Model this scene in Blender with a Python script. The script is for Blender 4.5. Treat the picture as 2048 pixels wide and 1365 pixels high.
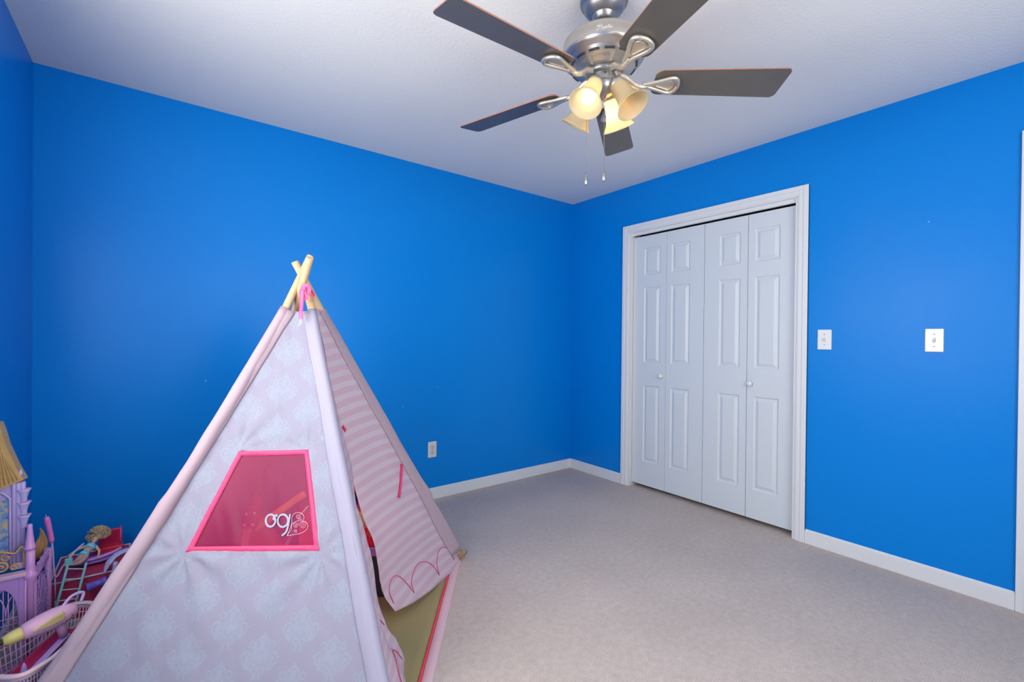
import bpy, bmesh, math, random
from mathutils import Vector, Matrix, noise
for o in list(bpy.data.objects): bpy.data.objects.remove(o)
S = bpy.context.scene
COL = S.collection
PI = math.pi
XB, YA, XC, YD, H = 3.0243, 3.0159, -0.4694, -0.78, 2.44     # right wall, back wall, left wall, front wall, ceiling
CAMZ = 1.1898

# ---------------------------------------------------------------- camera
cd = bpy.data.cameras.new('camera'); cam = bpy.data.objects.new('camera', cd); COL.objects.link(cam)
cd.sensor_width = 36.0; cd.sensor_fit = 'HORIZONTAL'; cd.lens = 911.61/2048*36.0; cd.clip_start = 0.02
a, b, c = math.radians(52.3708), math.radians(-0.30), math.radians(0.5426)
v = Vector((math.cos(a), math.sin(a), 0)); r = Vector((math.sin(a), -math.cos(a), 0)); u = Vector((0, 0, 1))
v2 = v*math.cos(b)+u*math.sin(b); u2 = u*math.cos(b)-v*math.sin(b)
r3 = r*math.cos(c)+u2*math.sin(c); u3 = u2*math.cos(c)-r*math.sin(c)
M = Matrix((r3, u3, -v2)).transposed().to_4x4(); M.translation = Vector((0, 0, CAMZ))
cam.matrix_world = M
S.camera = cam

# ---------------------------------------------------------------- world, daylight, exposure
S.view_settings.view_transform = 'Standard'; S.view_settings.look = 'None'
S.view_settings.gamma = 1; S.view_settings.exposure = 0.0; S.view_settings.use_curve_mapping = False
W = bpy.data.worlds.new('world'); S.world = W; W.use_nodes = True
bg = W.node_tree.nodes['Background']; bg.inputs[0].default_value = (0.90, 0.95, 1.0, 1); bg.inputs[1].default_value = 3.0
WIN_L = (0.45, 1.90, 0.85, 2.0)       # window in the left wall: y0, y1, z0, z1
WIN_F = (0.15, 1.95, 0.85, 2.1)       # window in the front wall: x0, x1, z0, z1
def area(name, loc, rot, sx, sy, power, col):
    L = bpy.data.lights.new(name, 'AREA'); L.shape = 'RECTANGLE'; L.size = sx; L.size_y = sy; L.energy = power; L.color = col
    o = bpy.data.objects.new(name, L); COL.objects.link(o); o.location = loc; o.rotation_euler = rot; return o
area('daylight_left', (XC-0.03, (WIN_L[0]+WIN_L[1])/2, (WIN_L[2]+WIN_L[3])/2), (0, -PI/2+.12, 0), 1.1, 1.4, 34, (1.0, 0.97, 0.92))
area('daylight_front', ((WIN_F[0]+WIN_F[1])/2, YD-0.03, (WIN_F[2]+WIN_F[3])/2), (PI/2, 0, 0), 1.75, 1.2, 26, (1.0, 0.97, 0.92))

# ---------------------------------------------------------------- helpers
def bsdf(m): return m.node_tree.nodes['Principled BSDF']
def mat(name, col, rough=0.5, metal=0.0, spec=0.5, **k):
    m = bpy.data.materials.new(name); m.use_nodes = True; p = bsdf(m); nt = m.node_tree
    p.inputs['Base Color'].default_value = (*col, 1); p.inputs['Roughness'].default_value = rough
    p.inputs['Metallic'].default_value = metal; p.inputs['Specular IOR Level'].default_value = spec
    tc = nt.nodes.new('ShaderNodeTexCoord')
    if k.get('vary'):
        n = nt.nodes.new('ShaderNodeTexNoise'); n.inputs['Scale'].default_value = k.get('vs', 8); n.inputs['Detail'].default_value = 4
        nt.links.new(tc.outputs['Object'], n.inputs['Vector'])
        mr = nt.nodes.new('ShaderNodeMapRange'); mr.inputs[3].default_value = 1-k['vary']; mr.inputs[4].default_value = 1+k['vary']
        nt.links.new(n.outputs[0], mr.inputs[0])
        mx = nt.nodes.new('ShaderNodeVectorMath'); mx.operation = 'SCALE'; mx.inputs[0].default_value = col
        nt.links.new(mr.outputs[0], mx.inputs['Scale']); nt.links.new(mx.outputs[0], p.inputs['Base Color'])
    if k.get('bump'):
        n = nt.nodes.new('ShaderNodeTexNoise'); n.inputs['Scale'].default_value = k.get('bs', 200); n.inputs['Detail'].default_value = k.get('bd', 3)
        nt.links.new(tc.outputs['Object'], n.inputs['Vector'])
        bn = nt.nodes.new('ShaderNodeBump'); bn.inputs['Strength'].default_value = k['bump']; bn.inputs['Distance'].default_value = k.get('dist', 0.002)
        nt.links.new(n.outputs[0], bn.inputs['Height']); nt.links.new(bn.outputs[0], p.inputs['Normal'])
    return m
def frame(z):
    z = Vector(z).normalized(); x = z.orthogonal().normalized(); return x, z.cross(x), z
class MB:
    def __init__(s): s.bm = bmesh.new(); s.uv = s.bm.loops.layers.uv.new('UVMap'); s.mi = 0
    def face(s, vs, smooth=False, mi=None):
        try: f = s.bm.faces.new(vs)
        except ValueError: return None
        f.smooth = smooth; f.material_index = s.mi if mi is None else mi; return f
    def box(s, x0, x1, y0, y1, z0, z1, M=None, bev=0.0, seg=2):
        P = [Vector((x, y, z)) for z in (z0, z1) for y in (y0, y1) for x in (x0, x1)]
        if M: P = [M @ p for p in P]
        V = [s.bm.verts.new(p) for p in P]
        F = [s.face([V[i] for i in q]) for q in ((0,2,3,1),(4,5,7,6),(0,1,5,4),(2,6,7,3),(0,4,6,2),(1,3,7,5))]
        if bev:
            E = {e for f in F for e in f.edges}
            bmesh.ops.bevel(s.bm, geom=list(E), offset=bev, segments=seg, profile=0.5, affect='EDGES')
        return s
    def tube(s, pts, rad, n=10, cap=True, closed=False, flat=1.0, up=None):
        pts = [Vector(p) for p in pts]; N = len(pts)
        R = rad if isinstance(rad, (list, tuple)) else [rad]*N
        rings = []; px = None
        for i, p in enumerate(pts):
            if closed: t = pts[(i+1) % N]-pts[i-1]
            else: t = pts[min(i+1, N-1)]-pts[max(i-1, 0)]
            t.normalize()
            if up is not None: x = Vector(up)-t*Vector(up).dot(t)
            elif px is None: x = t.orthogonal()
            else: x = px-t*px.dot(t)
            x.normalize(); px = x; y = t.cross(x)
            rings.append([s.bm.verts.new(p+(x*math.cos(2*PI*k/n)*flat+y*math.sin(2*PI*k/n))*R[i]) for k in range(n)])
        for i in range(N if closed else N-1):
            A, B = rings[i], rings[(i+1) % N]
            for k in range(n): s.face([A[k], A[(k+1) % n], B[(k+1) % n], B[k]], True)
        if cap and not closed: s.face(rings[0][::-1]); s.face(rings[-1])
        return s
    def lathe(s, prof, org=(0,0,0), axis=(0,0,1), n=32, cap=True, sy=1.0):
        x, y, z = frame(axis); o = Vector(org)
        if abs(z.z) > .999: x, y = Vector((1,0,0)), Vector((0,1,0))
        rings = []
        for rr, h in prof:
            if rr < 1e-5: rings.append([s.bm.verts.new(o+z*h)])
            else: rings.append([s.bm.verts.new(o+z*h+(x*math.cos(2*PI*k/n)+y*math.sin(2*PI*k/n)*sy)*rr) for k in range(n)])
        for A, B in zip(rings, rings[1:]):
            if len(A) == len(B) == 1: continue
            for k in range(n):
                k2 = (k+1) % n
                if len(A) == 1: s.face([A[0], B[k2], B[k]], True)
                elif len(B) == 1: s.face([A[k], A[k2], B[0]], True)
                else: s.face([A[k], A[k2], B[k2], B[k]], True)
        if cap:
            if len(rings[0]) > 1: s.face(rings[0][::-1])
            if len(rings[-1]) > 1: s.face(rings[-1])
        return s
    def prism(s, poly, z0, z1, M=None, mtop=None, mside=None):
        lo = [Vector((x, y, z0)) for x, y in poly]; hi = [Vector((x, y, z1)) for x, y in poly]
        if M: lo = [M @ p for p in lo]; hi = [M @ p for p in hi]
        lo = [s.bm.verts.new(p) for p in lo]; hi = [s.bm.verts.new(p) for p in hi]; n = len(lo)
        s.face(lo[::-1]); s.face(hi, mi=mtop)
        for k in range(n): s.face([lo[k], lo[(k+1) % n], hi[(k+1) % n], hi[k]], mi=mside)
        return s
    def ball(s, c, rx, ry=None, rz=None, M=None, n=12, seg=18):
        ry = ry or rx; rz = rz or rx; c = Vector(c)
        T = Matrix.Translation(c) @ (M or Matrix()) @ Matrix.Diagonal((rx, ry, rz, 1))
        q = bmesh.ops.create_uvsphere(s.bm, u_segments=seg, v_segments=n, radius=1, matrix=T)
        for v_ in q['verts']:
            for f in v_.link_faces: f.smooth = True; f.material_index = s.mi
        return s
    def grid(s, fn, us, vs, uvf=None, hole=None):
        G = [[s.bm.verts.new(fn(a_, b_)) for a_ in us] for b_ in vs]
        for j in range(len(vs)-1):
            for i in range(len(us)-1):
                if hole and hole((us[i]+us[i+1])/2, (vs[j]+vs[j+1])/2): continue
                f = s.face([G[j][i], G[j][i+1], G[j+1][i+1], G[j+1][i]], True)
                if f and uvf:
                    for l, (a_, b_) in zip(f.loops, ((us[i],vs[j]),(us[i+1],vs[j]),(us[i+1],vs[j+1]),(us[i],vs[j+1]))): l[s.uv].uv = uvf(a_, b_)
        return s
    def build(s, name, m, parent=None, **k):
        bmesh.ops.remove_doubles(s.bm, verts=s.bm.verts, dist=1e-6)
        if not k.get('keep'): bmesh.ops.recalc_face_normals(s.bm, faces=s.bm.faces)
        me = bpy.data.meshes.new(name); s.bm.to_mesh(me); s.bm.free()
        for q in (m if isinstance(m, (list, tuple)) else [m]): me.materials.append(q)
        o = bpy.data.objects.new(name, me); COL.objects.link(o)
        if parent: 
            o.parent = parent; o.matrix_parent_inverse = (Matrix.Translation(parent.location)).inverted()
        if k.get('label'): o['label'] = k['label']
        return o
def tag(o, label=None, cat=None, group=None, kind=None):
    if label: o['label'] = label
    if cat: o['category'] = cat
    if group: o['group'] = group
    if kind: o['kind'] = kind
    return o
def empty(name, loc, label=None, cat=None, group=None, kind=None):
    o = bpy.data.objects.new(name, None); COL.objects.link(o); o.location = loc; o.empty_display_size = 0.05
    return tag(o, label, cat, group, kind)
def cr(pts, n=6, closed=False):
    P = [Vector(p) for p in pts]
    if closed: P = [P[-1]]+P+[P[0], P[1]]
    else: P = [2*P[0]-P[1]]+P+[2*P[-1]-P[-2]]
    o = []
    for i in range(1, len(P)-2):
        A, B, C_, D = P[i-1:i+3]
        for k in range(n):
            t = k/n; o.append(.5*((2*B)+(C_-A)*t+(2*A-5*B+4*C_-D)*t*t+(3*B-A-3*C_+D)*t**3))
    if not closed: o.append(P[-2])
    return o
def lerp_table(T, x):
    T = sorted(T)
    if x <= T[0][0]: return T[0][1]
    for (a_, A), (b_, B) in zip(T, T[1:]):
        if x <= b_:
            t = (x-a_)/(b_-a_); return A+(B-A)*t
    return T[-1][1]
def smooth_table(T, x): return (lerp_table(T, x-.02)+2*lerp_table(T, x)+lerp_table(T, x+.02)+lerp_table(T, x-.045)+lerp_table(T, x+.045))/6
def span(a_, b_, n): return [a_+(b_-a_)*i/n for i in range(n+1)]

# ---------------------------------------------------------------- room materials
def wall_paint():
    m = mat('blue_wall_paint', (0.0, 0.222, 0.68), 0.30, 0, 0.17, bump=0.18, bs=170, dist=0.0015)
    nt = m.node_tree; p = bsdf(m); tc = nt.nodes.new('ShaderNodeTexCoord')
    n = nt.nodes.new('ShaderNodeTexNoise'); n.inputs['Scale'].default_value = 2.2; n.inputs['Detail'].default_value = 6
    nt.links.new(tc.outputs['Object'], n.inputs['Vector'])
    mr = nt.nodes.new('ShaderNodeMapRange'); mr.inputs[3].default_value = .25; mr.inputs[4].default_value = .42
    nt.links.new(n.outputs[0], mr.inputs[0]); nt.links.new(mr.outputs[0], p.inputs['Roughness'])
    # a few tiny chips in the paint
    vo = nt.nodes.new('ShaderNodeTexVoronoi'); vo.inputs['Scale'].default_value = 2.6; nt.links.new(tc.outputs['Object'], vo.inputs['Vector'])
    lt = nt.nodes.new('ShaderNodeMath'); lt.operation = 'LESS_THAN'; lt.inputs[1].default_value = 0.009
    nt.links.new(vo.outputs['Distance'], lt.inputs[0])
    mx = nt.nodes.new('ShaderNodeMix'); mx.data_type = 'RGBA'; mx.inputs[6].default_value = (0.0, 0.222, 0.68, 1); mx.inputs[7].default_value = (.3, .5, .75, 1)
    nt.links.new(lt.outputs[0], mx.inputs[0]); nt.links.new(mx.outputs[2], p.inputs['Base Color'])
    return m
M_WALL = wall_paint()
M_CEIL = mat('ceiling_texture_paint', (0.82, 0.80, 0.765), 0.9, 0, 0.2, bump=0.4, bs=75, bd=5, dist=0.004)
M_TRIM = mat('white_trim_paint', (0.77, 0.77, 0.76), 0.35, 0, 0.5)
M_DOOR = mat('white_door_paint', (0.67, 0.71, 0.73), 0.4, 0, 0.5, bump=0.08, bs=60, dist=0.001)
M_DARK = mat('dark_void', (0.03, 0.03, 0.035), 0.8)
M_PLATE = mat('white_plastic_plate', (0.82, 0.82, 0.80), 0.18, 0, 0.6)
M_SLOT = mat('dark_slot', (0.05, 0.045, 0.04), 0.6)
def carpet():
    m = mat('beige_carpet', (0.63, 0.53, 0.47), 0.95, 0, 0.1); nt = m.node_tree; p = bsdf(m); tc = nt.nodes.new('ShaderNodeTexCoord')
    n1 = nt.nodes.new('ShaderNodeTexNoise'); n1.inputs['Scale'].default_value = 260; n1.inputs['Detail'].default_value = 4
    n2 = nt.nodes.new('ShaderNodeTexNoise'); n2.inputs['Scale'].default_value = 2.3; n2.inputs['Detail'].default_value = 3
    n3 = nt.nodes.new('ShaderNodeTexNoise'); n3.inputs['Scale'].default_value = 38; n3.inputs['Detail'].default_value = 5
    for n in (n1, n2, n3): nt.links.new(tc.outputs['Object'], n.inputs['Vector'])
    def mrange(n, lo, hi):
        q = nt.nodes.new('ShaderNodeMapRange'); q.inputs[1].default_value = .3; q.inputs[2].default_value = .7; q.inputs[3].default_value = lo; q.inputs[4].default_value = hi
        nt.links.new(n.outputs[0], q.inputs[0]); return q
    a1, a2, a3 = mrange(n1, .78, 1.14), mrange(n2, .95, 1.05), mrange(n3, .93, 1.07)
    m1 = nt.nodes.new('ShaderNodeMath'); m1.operation = 'MULTIPLY'; nt.links.new(a1.outputs[0], m1.inputs[0]); nt.links.new(a2.outputs[0], m1.inputs[1])
    m2 = nt.nodes.new('ShaderNodeMath'); m2.operation = 'MULTIPLY'; nt.links.new(m1.outputs[0], m2.inputs[0]); nt.links.new(a3.outputs[0], m2.inputs[1])
    vs = nt.nodes.new('ShaderNodeVectorMath'); vs.operation = 'SCALE'; vs.inputs[0].default_value = (0.63, 0.53, 0.47)
    nt.links.new(m2.outputs[0], vs.inputs['Scale']); nt.links.new(vs.outputs[0], p.inputs['Base Color'])
    bn = nt.nodes.new('ShaderNodeBump'); bn.inputs['Strength'].default_value = .8; bn.inputs['Distance'].default_value = .006
    nt.links.new(n1.outputs[0], bn.inputs['Height']); nt.links.new(bn.outputs[0], p.inputs['Normal'])
    return m
M_CARPET = carpet()

# ---------------------------------------------------------------- room shell
T = 0.12
CLO = (1.124, 2.362, 2.076)                 # closet opening y0, y1, top
def struct(o): o['kind'] = 'structure'; return o
struct(MB().box(XC-T, XB+.75, YD-T, YA+T, -0.1, 0).build('floor', M_CARPET))
struct(MB().box(XC-T, XB+.75, YD-T, YA+T, H, H+.1).build('ceiling', M_CEIL))
struct(MB().box(XC-T, XB+T, YA, YA+T, 0, H).build('wall_back', M_WALL))
m = MB()
y0, y1, z0, z1 = WIN_L
m.box(XC-T, XC, YD, y0, 0, H).box(XC-T, XC, y1, YA, 0, H).box(XC-T, XC, y0, y1, 0, z0).box(XC-T, XC, y0, y1, z1, H)
struct(m.build('wall_left', M_WALL))
m = MB(); x0, x1, z0, z1 = WIN_F
m.box(XC-T, x0, YD-T, YD, 0, H).box(x1, XB+T, YD-T, YD, 0, H).box(x0, x1, YD-T, YD, 0, z0).box(x0, x1, YD-T, YD, z1, H)
struct(m.build('wall_front', M_WALL))
DR = (-0.63, 0.168, 2.07)                   # entry door opening
m = MB()
m.box(XB, XB+T, CLO[1], YA, 0, H).box(XB, XB+T, DR[1], CLO[0], 0, H).box(XB, XB+T, CLO[0], CLO[1], CLO[2], H)
m.box(XB, XB+T, YD, DR[0], 0, H).box(XB, XB+T, DR[0], DR[1], DR[2], H)
struct(m.build('wall_right', M_WALL))
m = MB()      # inside of the closet
m.box(XB+.70, XB+.75, .9, 2.6, 0, H).box(XB+T, XB+.70, .9, .95, 0, H).box(XB+T, XB+.70, 2.55, 2.6, 0, H)
struct(m.build('wall_closet', M_DARK))

# window frames with panes
def window(name, lo, hi, z0, z1, axis, pos):
    e = empty(name, (0, 0, 0), kind='structure'); m = MB()
    def bx(mb, a0, a1, c0, c1, d0, d1):
        if axis == 'x': mb.box(pos+d0, pos+d1, a0, a1, c0, c1, bev=.003)
        else: mb.box(a0, a1, pos+d0, pos+d1, c0, c1, bev=.003)
    for a0, a1, c0, c1 in ((lo, lo+.05, z0, z1), (hi-.05, hi, z0, z1), (lo, hi, z0, z0+.05), (lo, hi, z1-.05, z1), (lo, hi, (z0+z1)/2-.02, (z0+z1)/2+.02)):
        bx(m, a0, a1, c0, c1, -.10, -.06)
    m.build('window_frame', M_TRIM, e)
    m = MB(); 
    for a0, a1, c0, c1 in ((lo-.06, lo, z0-.06, z1+.06), (hi, hi+.06, z0-.06, z1+.06), (lo, hi, z1, z1+.06), (lo-.08, hi+.08, z0-.05, z0)):
        bx(m, a0, a1, c0, c1, .0, .015)
    m.build('casing', M_TRIM, e)
    g = bpy.data.materials.get('window_glass')
    if not g:
        g = bpy.data.materials.new('window_glass'); g.use_nodes = True; nt = g.node_tree; nt.nodes.remove(bsdf(g))
        t = nt.nodes.new('ShaderNodeBsdfTransparent'); gl = nt.nodes.new('ShaderNodeBsdfGlossy'); gl.inputs['Roughness'].default_value = .02
        mx = nt.nodes.new('ShaderNodeMixShader'); mx.inputs[0].default_value = .06
        nt.links.new(t.outputs[0], mx.inputs[1]); nt.links.new(gl.outputs[0], mx.inputs[2]); nt.links.new(mx.outputs[0], nt.nodes['Material Output'].inputs[0])
    m = MB(); bx(m, lo+.05, hi-.05, z0+.05, z1-.05, -.082, -.078); m.build('pane', g, e)
window('window_1', WIN_L[0], WIN_L[1], WIN_L[2], WIN_L[3], 'x', XC)
def window_front():
    e = empty('window_2', (0, 0, 0), kind='structure'); lo, hi, z0, z1 = WIN_F
    m = MB()
    for a0, a1, c0, c1 in ((lo, lo+.05, z0, z1), (hi-.05, hi, z0, z1), (lo, hi, z0, z0+.05), (lo, hi, z1-.05, z1), ((lo+hi)/2-.03, (lo+hi)/2+.03, z0, z1)):
        m.box(a0, a1, YD-.10, YD-.06, c0, c1, bev=.003)
    m.build('window_frame', M_TRIM, e)
    m = MB()
    for a0, a1, c0, c1 in ((lo-.06, lo, z0-.06, z1+.06), (hi, hi+.06, z0-.06, z1+.06), (lo, hi, z1, z1+.06), (lo-.08, hi+.08, z0-.05, z0)):
        m.box(a0, a1, YD, YD+.015, c0, c1, bev=.003)
    m.build('casing', M_TRIM, e)
    MB().box(lo+.05, hi-.05, YD-.082, YD-.078, z0+.05, z1-.05).build('pane', bpy.data.materials['window_glass'], e)
window_front()

# casings: profile swept as stepped strips (two fillets)
def casing(name, y0, y1, ztop, w=.06, right=True):
    m = MB()
    def strip(o0, o1, th):       # o0..o1 distance outwards from the opening
        m.box(XB-th, XB, y1+o0, y1+o1, 0, ztop+o1, bev=.0025)
        m.box(XB-th, XB, y0-o1, y0-o0, 0, ztop+o1, bev=.0025)
        m.box(XB-th, XB, y0-o0, y1+o0, ztop+o0, ztop+o1, bev=.0025)
    strip(0, w, .010); strip(w*.12, w, .0135); strip(w*.55, w, .0175)
    return m
j = casing('trim_1', CLO[0], CLO[1], CLO[2]-.02)
# jambs and head of the closet opening
j.box(XB-.004, XB+T, CLO[0]-.002, CLO[0]+.012, 0, CLO[2]); j.box(XB-.004, XB+T, CLO[1]-.012, CLO[1]+.002, 0, CLO[2]); j.box(XB-.004, XB+T, CLO[0], CLO[1], CLO[2]-.022, CLO[2]+.002)
j.box(XB+.012, XB+.030, CLO[0]+.012, CLO[1]-.012, 2.030, CLO[2]-.02)     # head stop
struct(j.build('trim_1', M_TRIM))
t3 = MB(); t3.box(XB+.034, XB+.062, CLO[0]+.014, CLO[1]-.014, 2.034, 2.056)
struct(t3.build('trim_3', mat('door_track', (.12, .13, .13), .4, .6)))
j = casing('trim_2', DR[0], DR[1], DR[2]); j.box(XB-.004, XB+T, DR[0]-.002, DR[0]+.012, 0, DR[2]); j.box(XB-.004, XB+T, DR[1]-.012, DR[1]+.002, 0, DR[2]); j.box(XB-.004, XB+T, DR[0], DR[1], DR[2]-.02, DR[2]+.002)
struct(j.build('trim_2', M_TRIM))

def leaf(m, y0, y1, z0, z1, x, panels, th=.034):
    """moulded door leaf: front face at x, raised panels with sloping moulding; panels = list (ya, yb, za, zb)"""
    ys = sorted({y0, y1, *[p[0] for p in panels], *[p[1] for p in panels]})
    zs = sorted({z0, z1, *[p[2] for p in panels], *[p[3] for p in panels]})
    V = {}
    def vt(xx, yy, zz):
        k = (round(xx, 5), round(yy, 5), round(zz, 5))
        if k not in V: V[k] = m.bm.verts.new((xx, yy, zz))
        return V[k]
    for ya, yb in zip(ys, ys[1:]):
        for za, zb in zip(zs, zs[1:]):
            cy, cz = (ya+yb)/2, (za+zb)/2
            if any(p[0] < cy < p[1] and p[2] < cz < p[3] for p in panels): continue
            m.face([vt(x, ya, za), vt(x, ya, zb), vt(x, yb, zb), vt(x, yb, za)])
    for ya, yb, za, zb in panels:
        prev = None
        for off, dx in ((0, 0), (.006, .007), (.012, .008), (.030, .001), (.033, .0)):
            ring = [vt(x+dx, *q) for q in ((ya+off, za+off), (ya+off, zb-off), (yb-off, zb-off), (yb-off, za+off))]
            if prev:
                for k in range(4): m.face([prev[k], prev[(k+1) % 4], ring[(k+1) % 4], ring[k]])
            prev = ring
        m.face(prev)
    for q in (((y0, z0), (y0, z1)), ((y0, z1), (y1, z1)), ((y1, z1), (y1, z0)), ((y1, z0), (y0, z0))):
        (ya, za), (yb, zb) = q
        m.face([vt(x, ya, za), vt(x, yb, zb), vt(x+th, yb, zb), vt(x+th, ya, za)])
    m.face([vt(x+th, y0, z0), vt(x+th, y0, z1), vt(x+th, y1, z1), vt(x+th, y1, z0)])
    return m
XD = XB+.035
ZP = ((.221, .827), (1.010, 1.607), (1.705, 1.919))
def bifold(name, leaves, knob_y):
    e = empty(name, (XD, (leaves[0][0]+leaves[-1][1])/2, 0.03), kind='structure')
    for ya, yb, pa, pb in leaves:
        m = MB(); leaf(m, ya, yb, .031, 2.018, XD, [(pa, pb, *z) for z in ZP]); lf = m.build('door_leaf', M_DOOR, e)
    MB().lathe([(0.008, 0), (.008, .008), (.0165, .012), (.0185, .020), (.0155, .028), (.008, .0315), (0, .032)], (XD, knob_y, .911), (-1, 0, 0), 24).build('door_knob', M_TRIM, e)
    return e
bifold('door_1', [(2.043, 2.346, 2.097, 2.244), (1.7375, 2.041, 1.848, 2.000)], 2.075)
bifold('door_2', [(1.4335, 1.7345, 1.481, 1.626), (1.139, 1.4305, 1.236, 1.388)], 1.407)
e = empty('door_3', (XB+.03, -.23, 0), kind='structure')
m = MB(); leaf(m, DR[0]+.014, DR[1]-.014, .01, DR[2]-.024, XB+.03, [(ya, yb, *z) for z in ((.22, .82), (1.0, 1.6), (1.7, 1.92)) for ya, yb in ((-.52, -.28), (-.18, .06))])
m.build('door_leaf', M_DOOR, e)

def base(name, pts_box):
    m = MB(); x0, x1, y0, y1 = pts_box; m.box(x0, x1, y0, y1, 0, .074, bev=.001)
    cx, cy = (x1-x0) < (y1-y0), 0
    d = .004
    if name.startswith('baseboard_right'): m.box(x0+d, x1, y0, y1, .07, .0828, bev=.003)
    elif name.startswith('baseboard_left'): m.box(x0, x1-d, y0, y1, .07, .0828, bev=.003)
    elif name.startswith('baseboard_back'): m.box(x0, x1, y0+d, y1, .07, .0828, bev=.003)
    else: m.box(x0, x1, y0, y1-d, .07, .0828, bev=.003)
    return struct(m.build(name, M_TRIM))
base('baseboard_back', (XC, XB, YA-.013, YA))
base('baseboard_right', (XB-.013, XB, CLO[1]+.0605, YA-.013)); base('baseboard_right', (XB-.013, XB, DR[1]+.0605, CLO[0]-.0605))
base('baseboard_left', (XC, XC+.013, YD, YA-.013)); base('baseboard_front', (XC+.013, XB-.013, YD, YD+.013))

# ---------------------------------------------------------------- switches and outlet
def switch(yc, zc, label, hw=.035, tog=1):
    e = empty('light_switch', (XB, yc, zc), label, 'light switch')
    MB().box(XB-.006, XB, yc-hw, yc+hw, zc-.0575, zc+.0575, bev=.004, seg=3).build('wall_plate', M_PLATE, e)
    MB().box(XB-.0085, XB-.004, yc-.006, yc+.006, zc-.012, zc+.012, bev=.001).build('switch_surround', mat('toggle_surround', (.6, .6, .58), .4), e)
    Mx = Matrix.Translation((XB-.010, yc, zc+.002*tog)) @ Matrix.Rotation(.45*tog, 4, 'Y')
    MB().box(-.009, .006, -.0045, .0045, -.005, .005, Mx, bev=.001).build('toggle', M_PLATE, e)
    for s in (-1, 1): MB().lathe([(.0035, 0), (.0035, .001), (.002, .0018), (0, .0018)], (XB-.006, yc, zc+s*.030), (-1, 0, 0), 12).build('screw', mat('screw', (.45, .45, .44), .35, .6), e)
switch(.978, 1.201, 'white toggle light switch beside the closet door frame, nearer the closet')
switch(.509, 1.201, 'shiny white toggle light switch further right, towards the entry door frame')
e = empty('wall_outlet', (1.589, YA, .366), 'white duplex power outlet low on the back blue wall', 'power outlet')
MB().box(1.554, 1.624, YA-.006, YA, .308, .424, bev=.004, seg=3).build('wall_plate', mat('aged_white_plastic', (.72, .69, .64), .3), e)
for s in (-1, 1):
    zc = .366+s*.0195
    m = MB(); m.lathe([(.0172, 0), (.0172, .0025), (.0165, .003), (0, .003)], (1.589, YA-.005, zc), (0, -1, 0), 28)
    rc = m.build('receptacle', mat('receptacle_plastic', (.62, .59, .55), .35), e)
    for dx, hh in ((-.0062, .0045), (.0062, .0038)): MB().box(1.589+dx-.001, 1.589+dx+.001, YA-.0086, YA-.007, zc+.003-hh, zc+.003+hh).build('slot', M_SLOT, rc)
    MB().lathe([(.0026, 0), (.0026, .0012), (0, .0012)], (1.589, YA-.0075, zc-.0085), (0, -1, 0), 12).build('ground_hole', M_SLOT, rc)
MB().lathe([(.003, 0), (.003, .001), (0, .0015)], (1.589, YA-.006, .366), (0, -1, 0), 12).build('screw', mat('outlet_screw', (.4, .4, .38), .35, .6), e)

# ---------------------------------------------------------------- ceiling fan
FX, FY = 1.287, 1.134
def nickel(name, col, rough=.34):
    m = mat(name, col, rough, .85, .5); nt = m.node_tree; p = bsdf(m); tc = nt.nodes.new('ShaderNodeTexCoord')
    mp = nt.nodes.new('ShaderNodeMapping'); mp.inputs['Scale'].default_value = (4, 4, 900); nt.links.new(tc.outputs['Object'], mp.inputs[0])
    n = nt.nodes.new('ShaderNodeTexNoise'); n.inputs['Scale'].default_value = 1; n.inputs['Detail'].default_value = 2; nt.links.new(mp.outputs[0], n.inputs['Vector'])
    mr = nt.nodes.new('ShaderNodeMapRange'); mr.inputs[3].default_value = rough-.06; mr.inputs[4].default_value = rough+.08
    nt.links.new(n.outputs[0], mr.inputs[0]); nt.links.new(mr.outputs[0], p.inputs['Roughness']); return m
M_NI = nickel('brushed_nickel', (.50, .47, .43))
M_NI2 = nickel('brushed_nickel_dark', (.36, .35, .34))
M_BL = mat('blade_dark_underside', (.105, .092, .078), .34, 0, .5, vary=.12, vs=20)
M_BT = mat('blade_cherry_edge', (.42, .17, .10), .4)
fan = empty('ceiling_fan', (FX, FY, H), 'brushed nickel ceiling fan with five dark blades and four bell lamp shades', 'ceiling fan')
o = (FX, FY, 0)
MB().lathe([(.086, 2.44), (.088, 2.432), (.086, 2.424), (.078, 2.420), (.074, 2.405), (.060, 2.388), (.042, 2.378), (.030, 2.374)], o, n=48).build('canopy', M_NI2, fan)
m = MB(); m.lathe([(.040, 2.392), (.044, 2.384), (.043, 2.376), (.036, 2.370), (.034, 2.364), (.026, 2.361), (.018, 2.360), (.018, 2.33)], o, n=32)
m.lathe([(.028, 2.345), (.036, 2.338), (.036, 2.322), (.044, 2.312), (.050, 2.300)], o, n=32); m.build('downrod', M_NI2, fan)
hs = MB().lathe([(.045, 2.306), (.085, 2.300), (.122, 2.287), (.140, 2.277), (.1455, 2.273), (.1475, 2.268), (.1460, 2.264), (.1485, 2.256), (.1500, 2.240), (.1500, 2.228),
        (.1465, 2.219), (.139, 2.212), (.130, 2.208), (.126, 2.204), (.122, 2.196), (.112, 2.187), (.100, 2.182), (.086, 2.179), (.082, 2.174), (.070, 2.172)], o, n=96).build('motor_housing', M_NI, fan)
for k in range(14):                        # vent slots in the lower band
    m = MB(); a0 = 2*PI*k/14
    P = [(FX+.1185*math.cos(a0+t), FY+.1185*math.sin(a0+t), 2.1925) for t in span(-.15, .15, 6)]
    m.tube(P, .0042, 8); m.build('vent_slot', M_SLOT, hs)
MB().lathe([(.066, 2.176), (.066, 2.160), (.060, 2.155), (.040, 2.153)], o, n=48).build('rotor_flange', M_NI2, fan)
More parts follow.
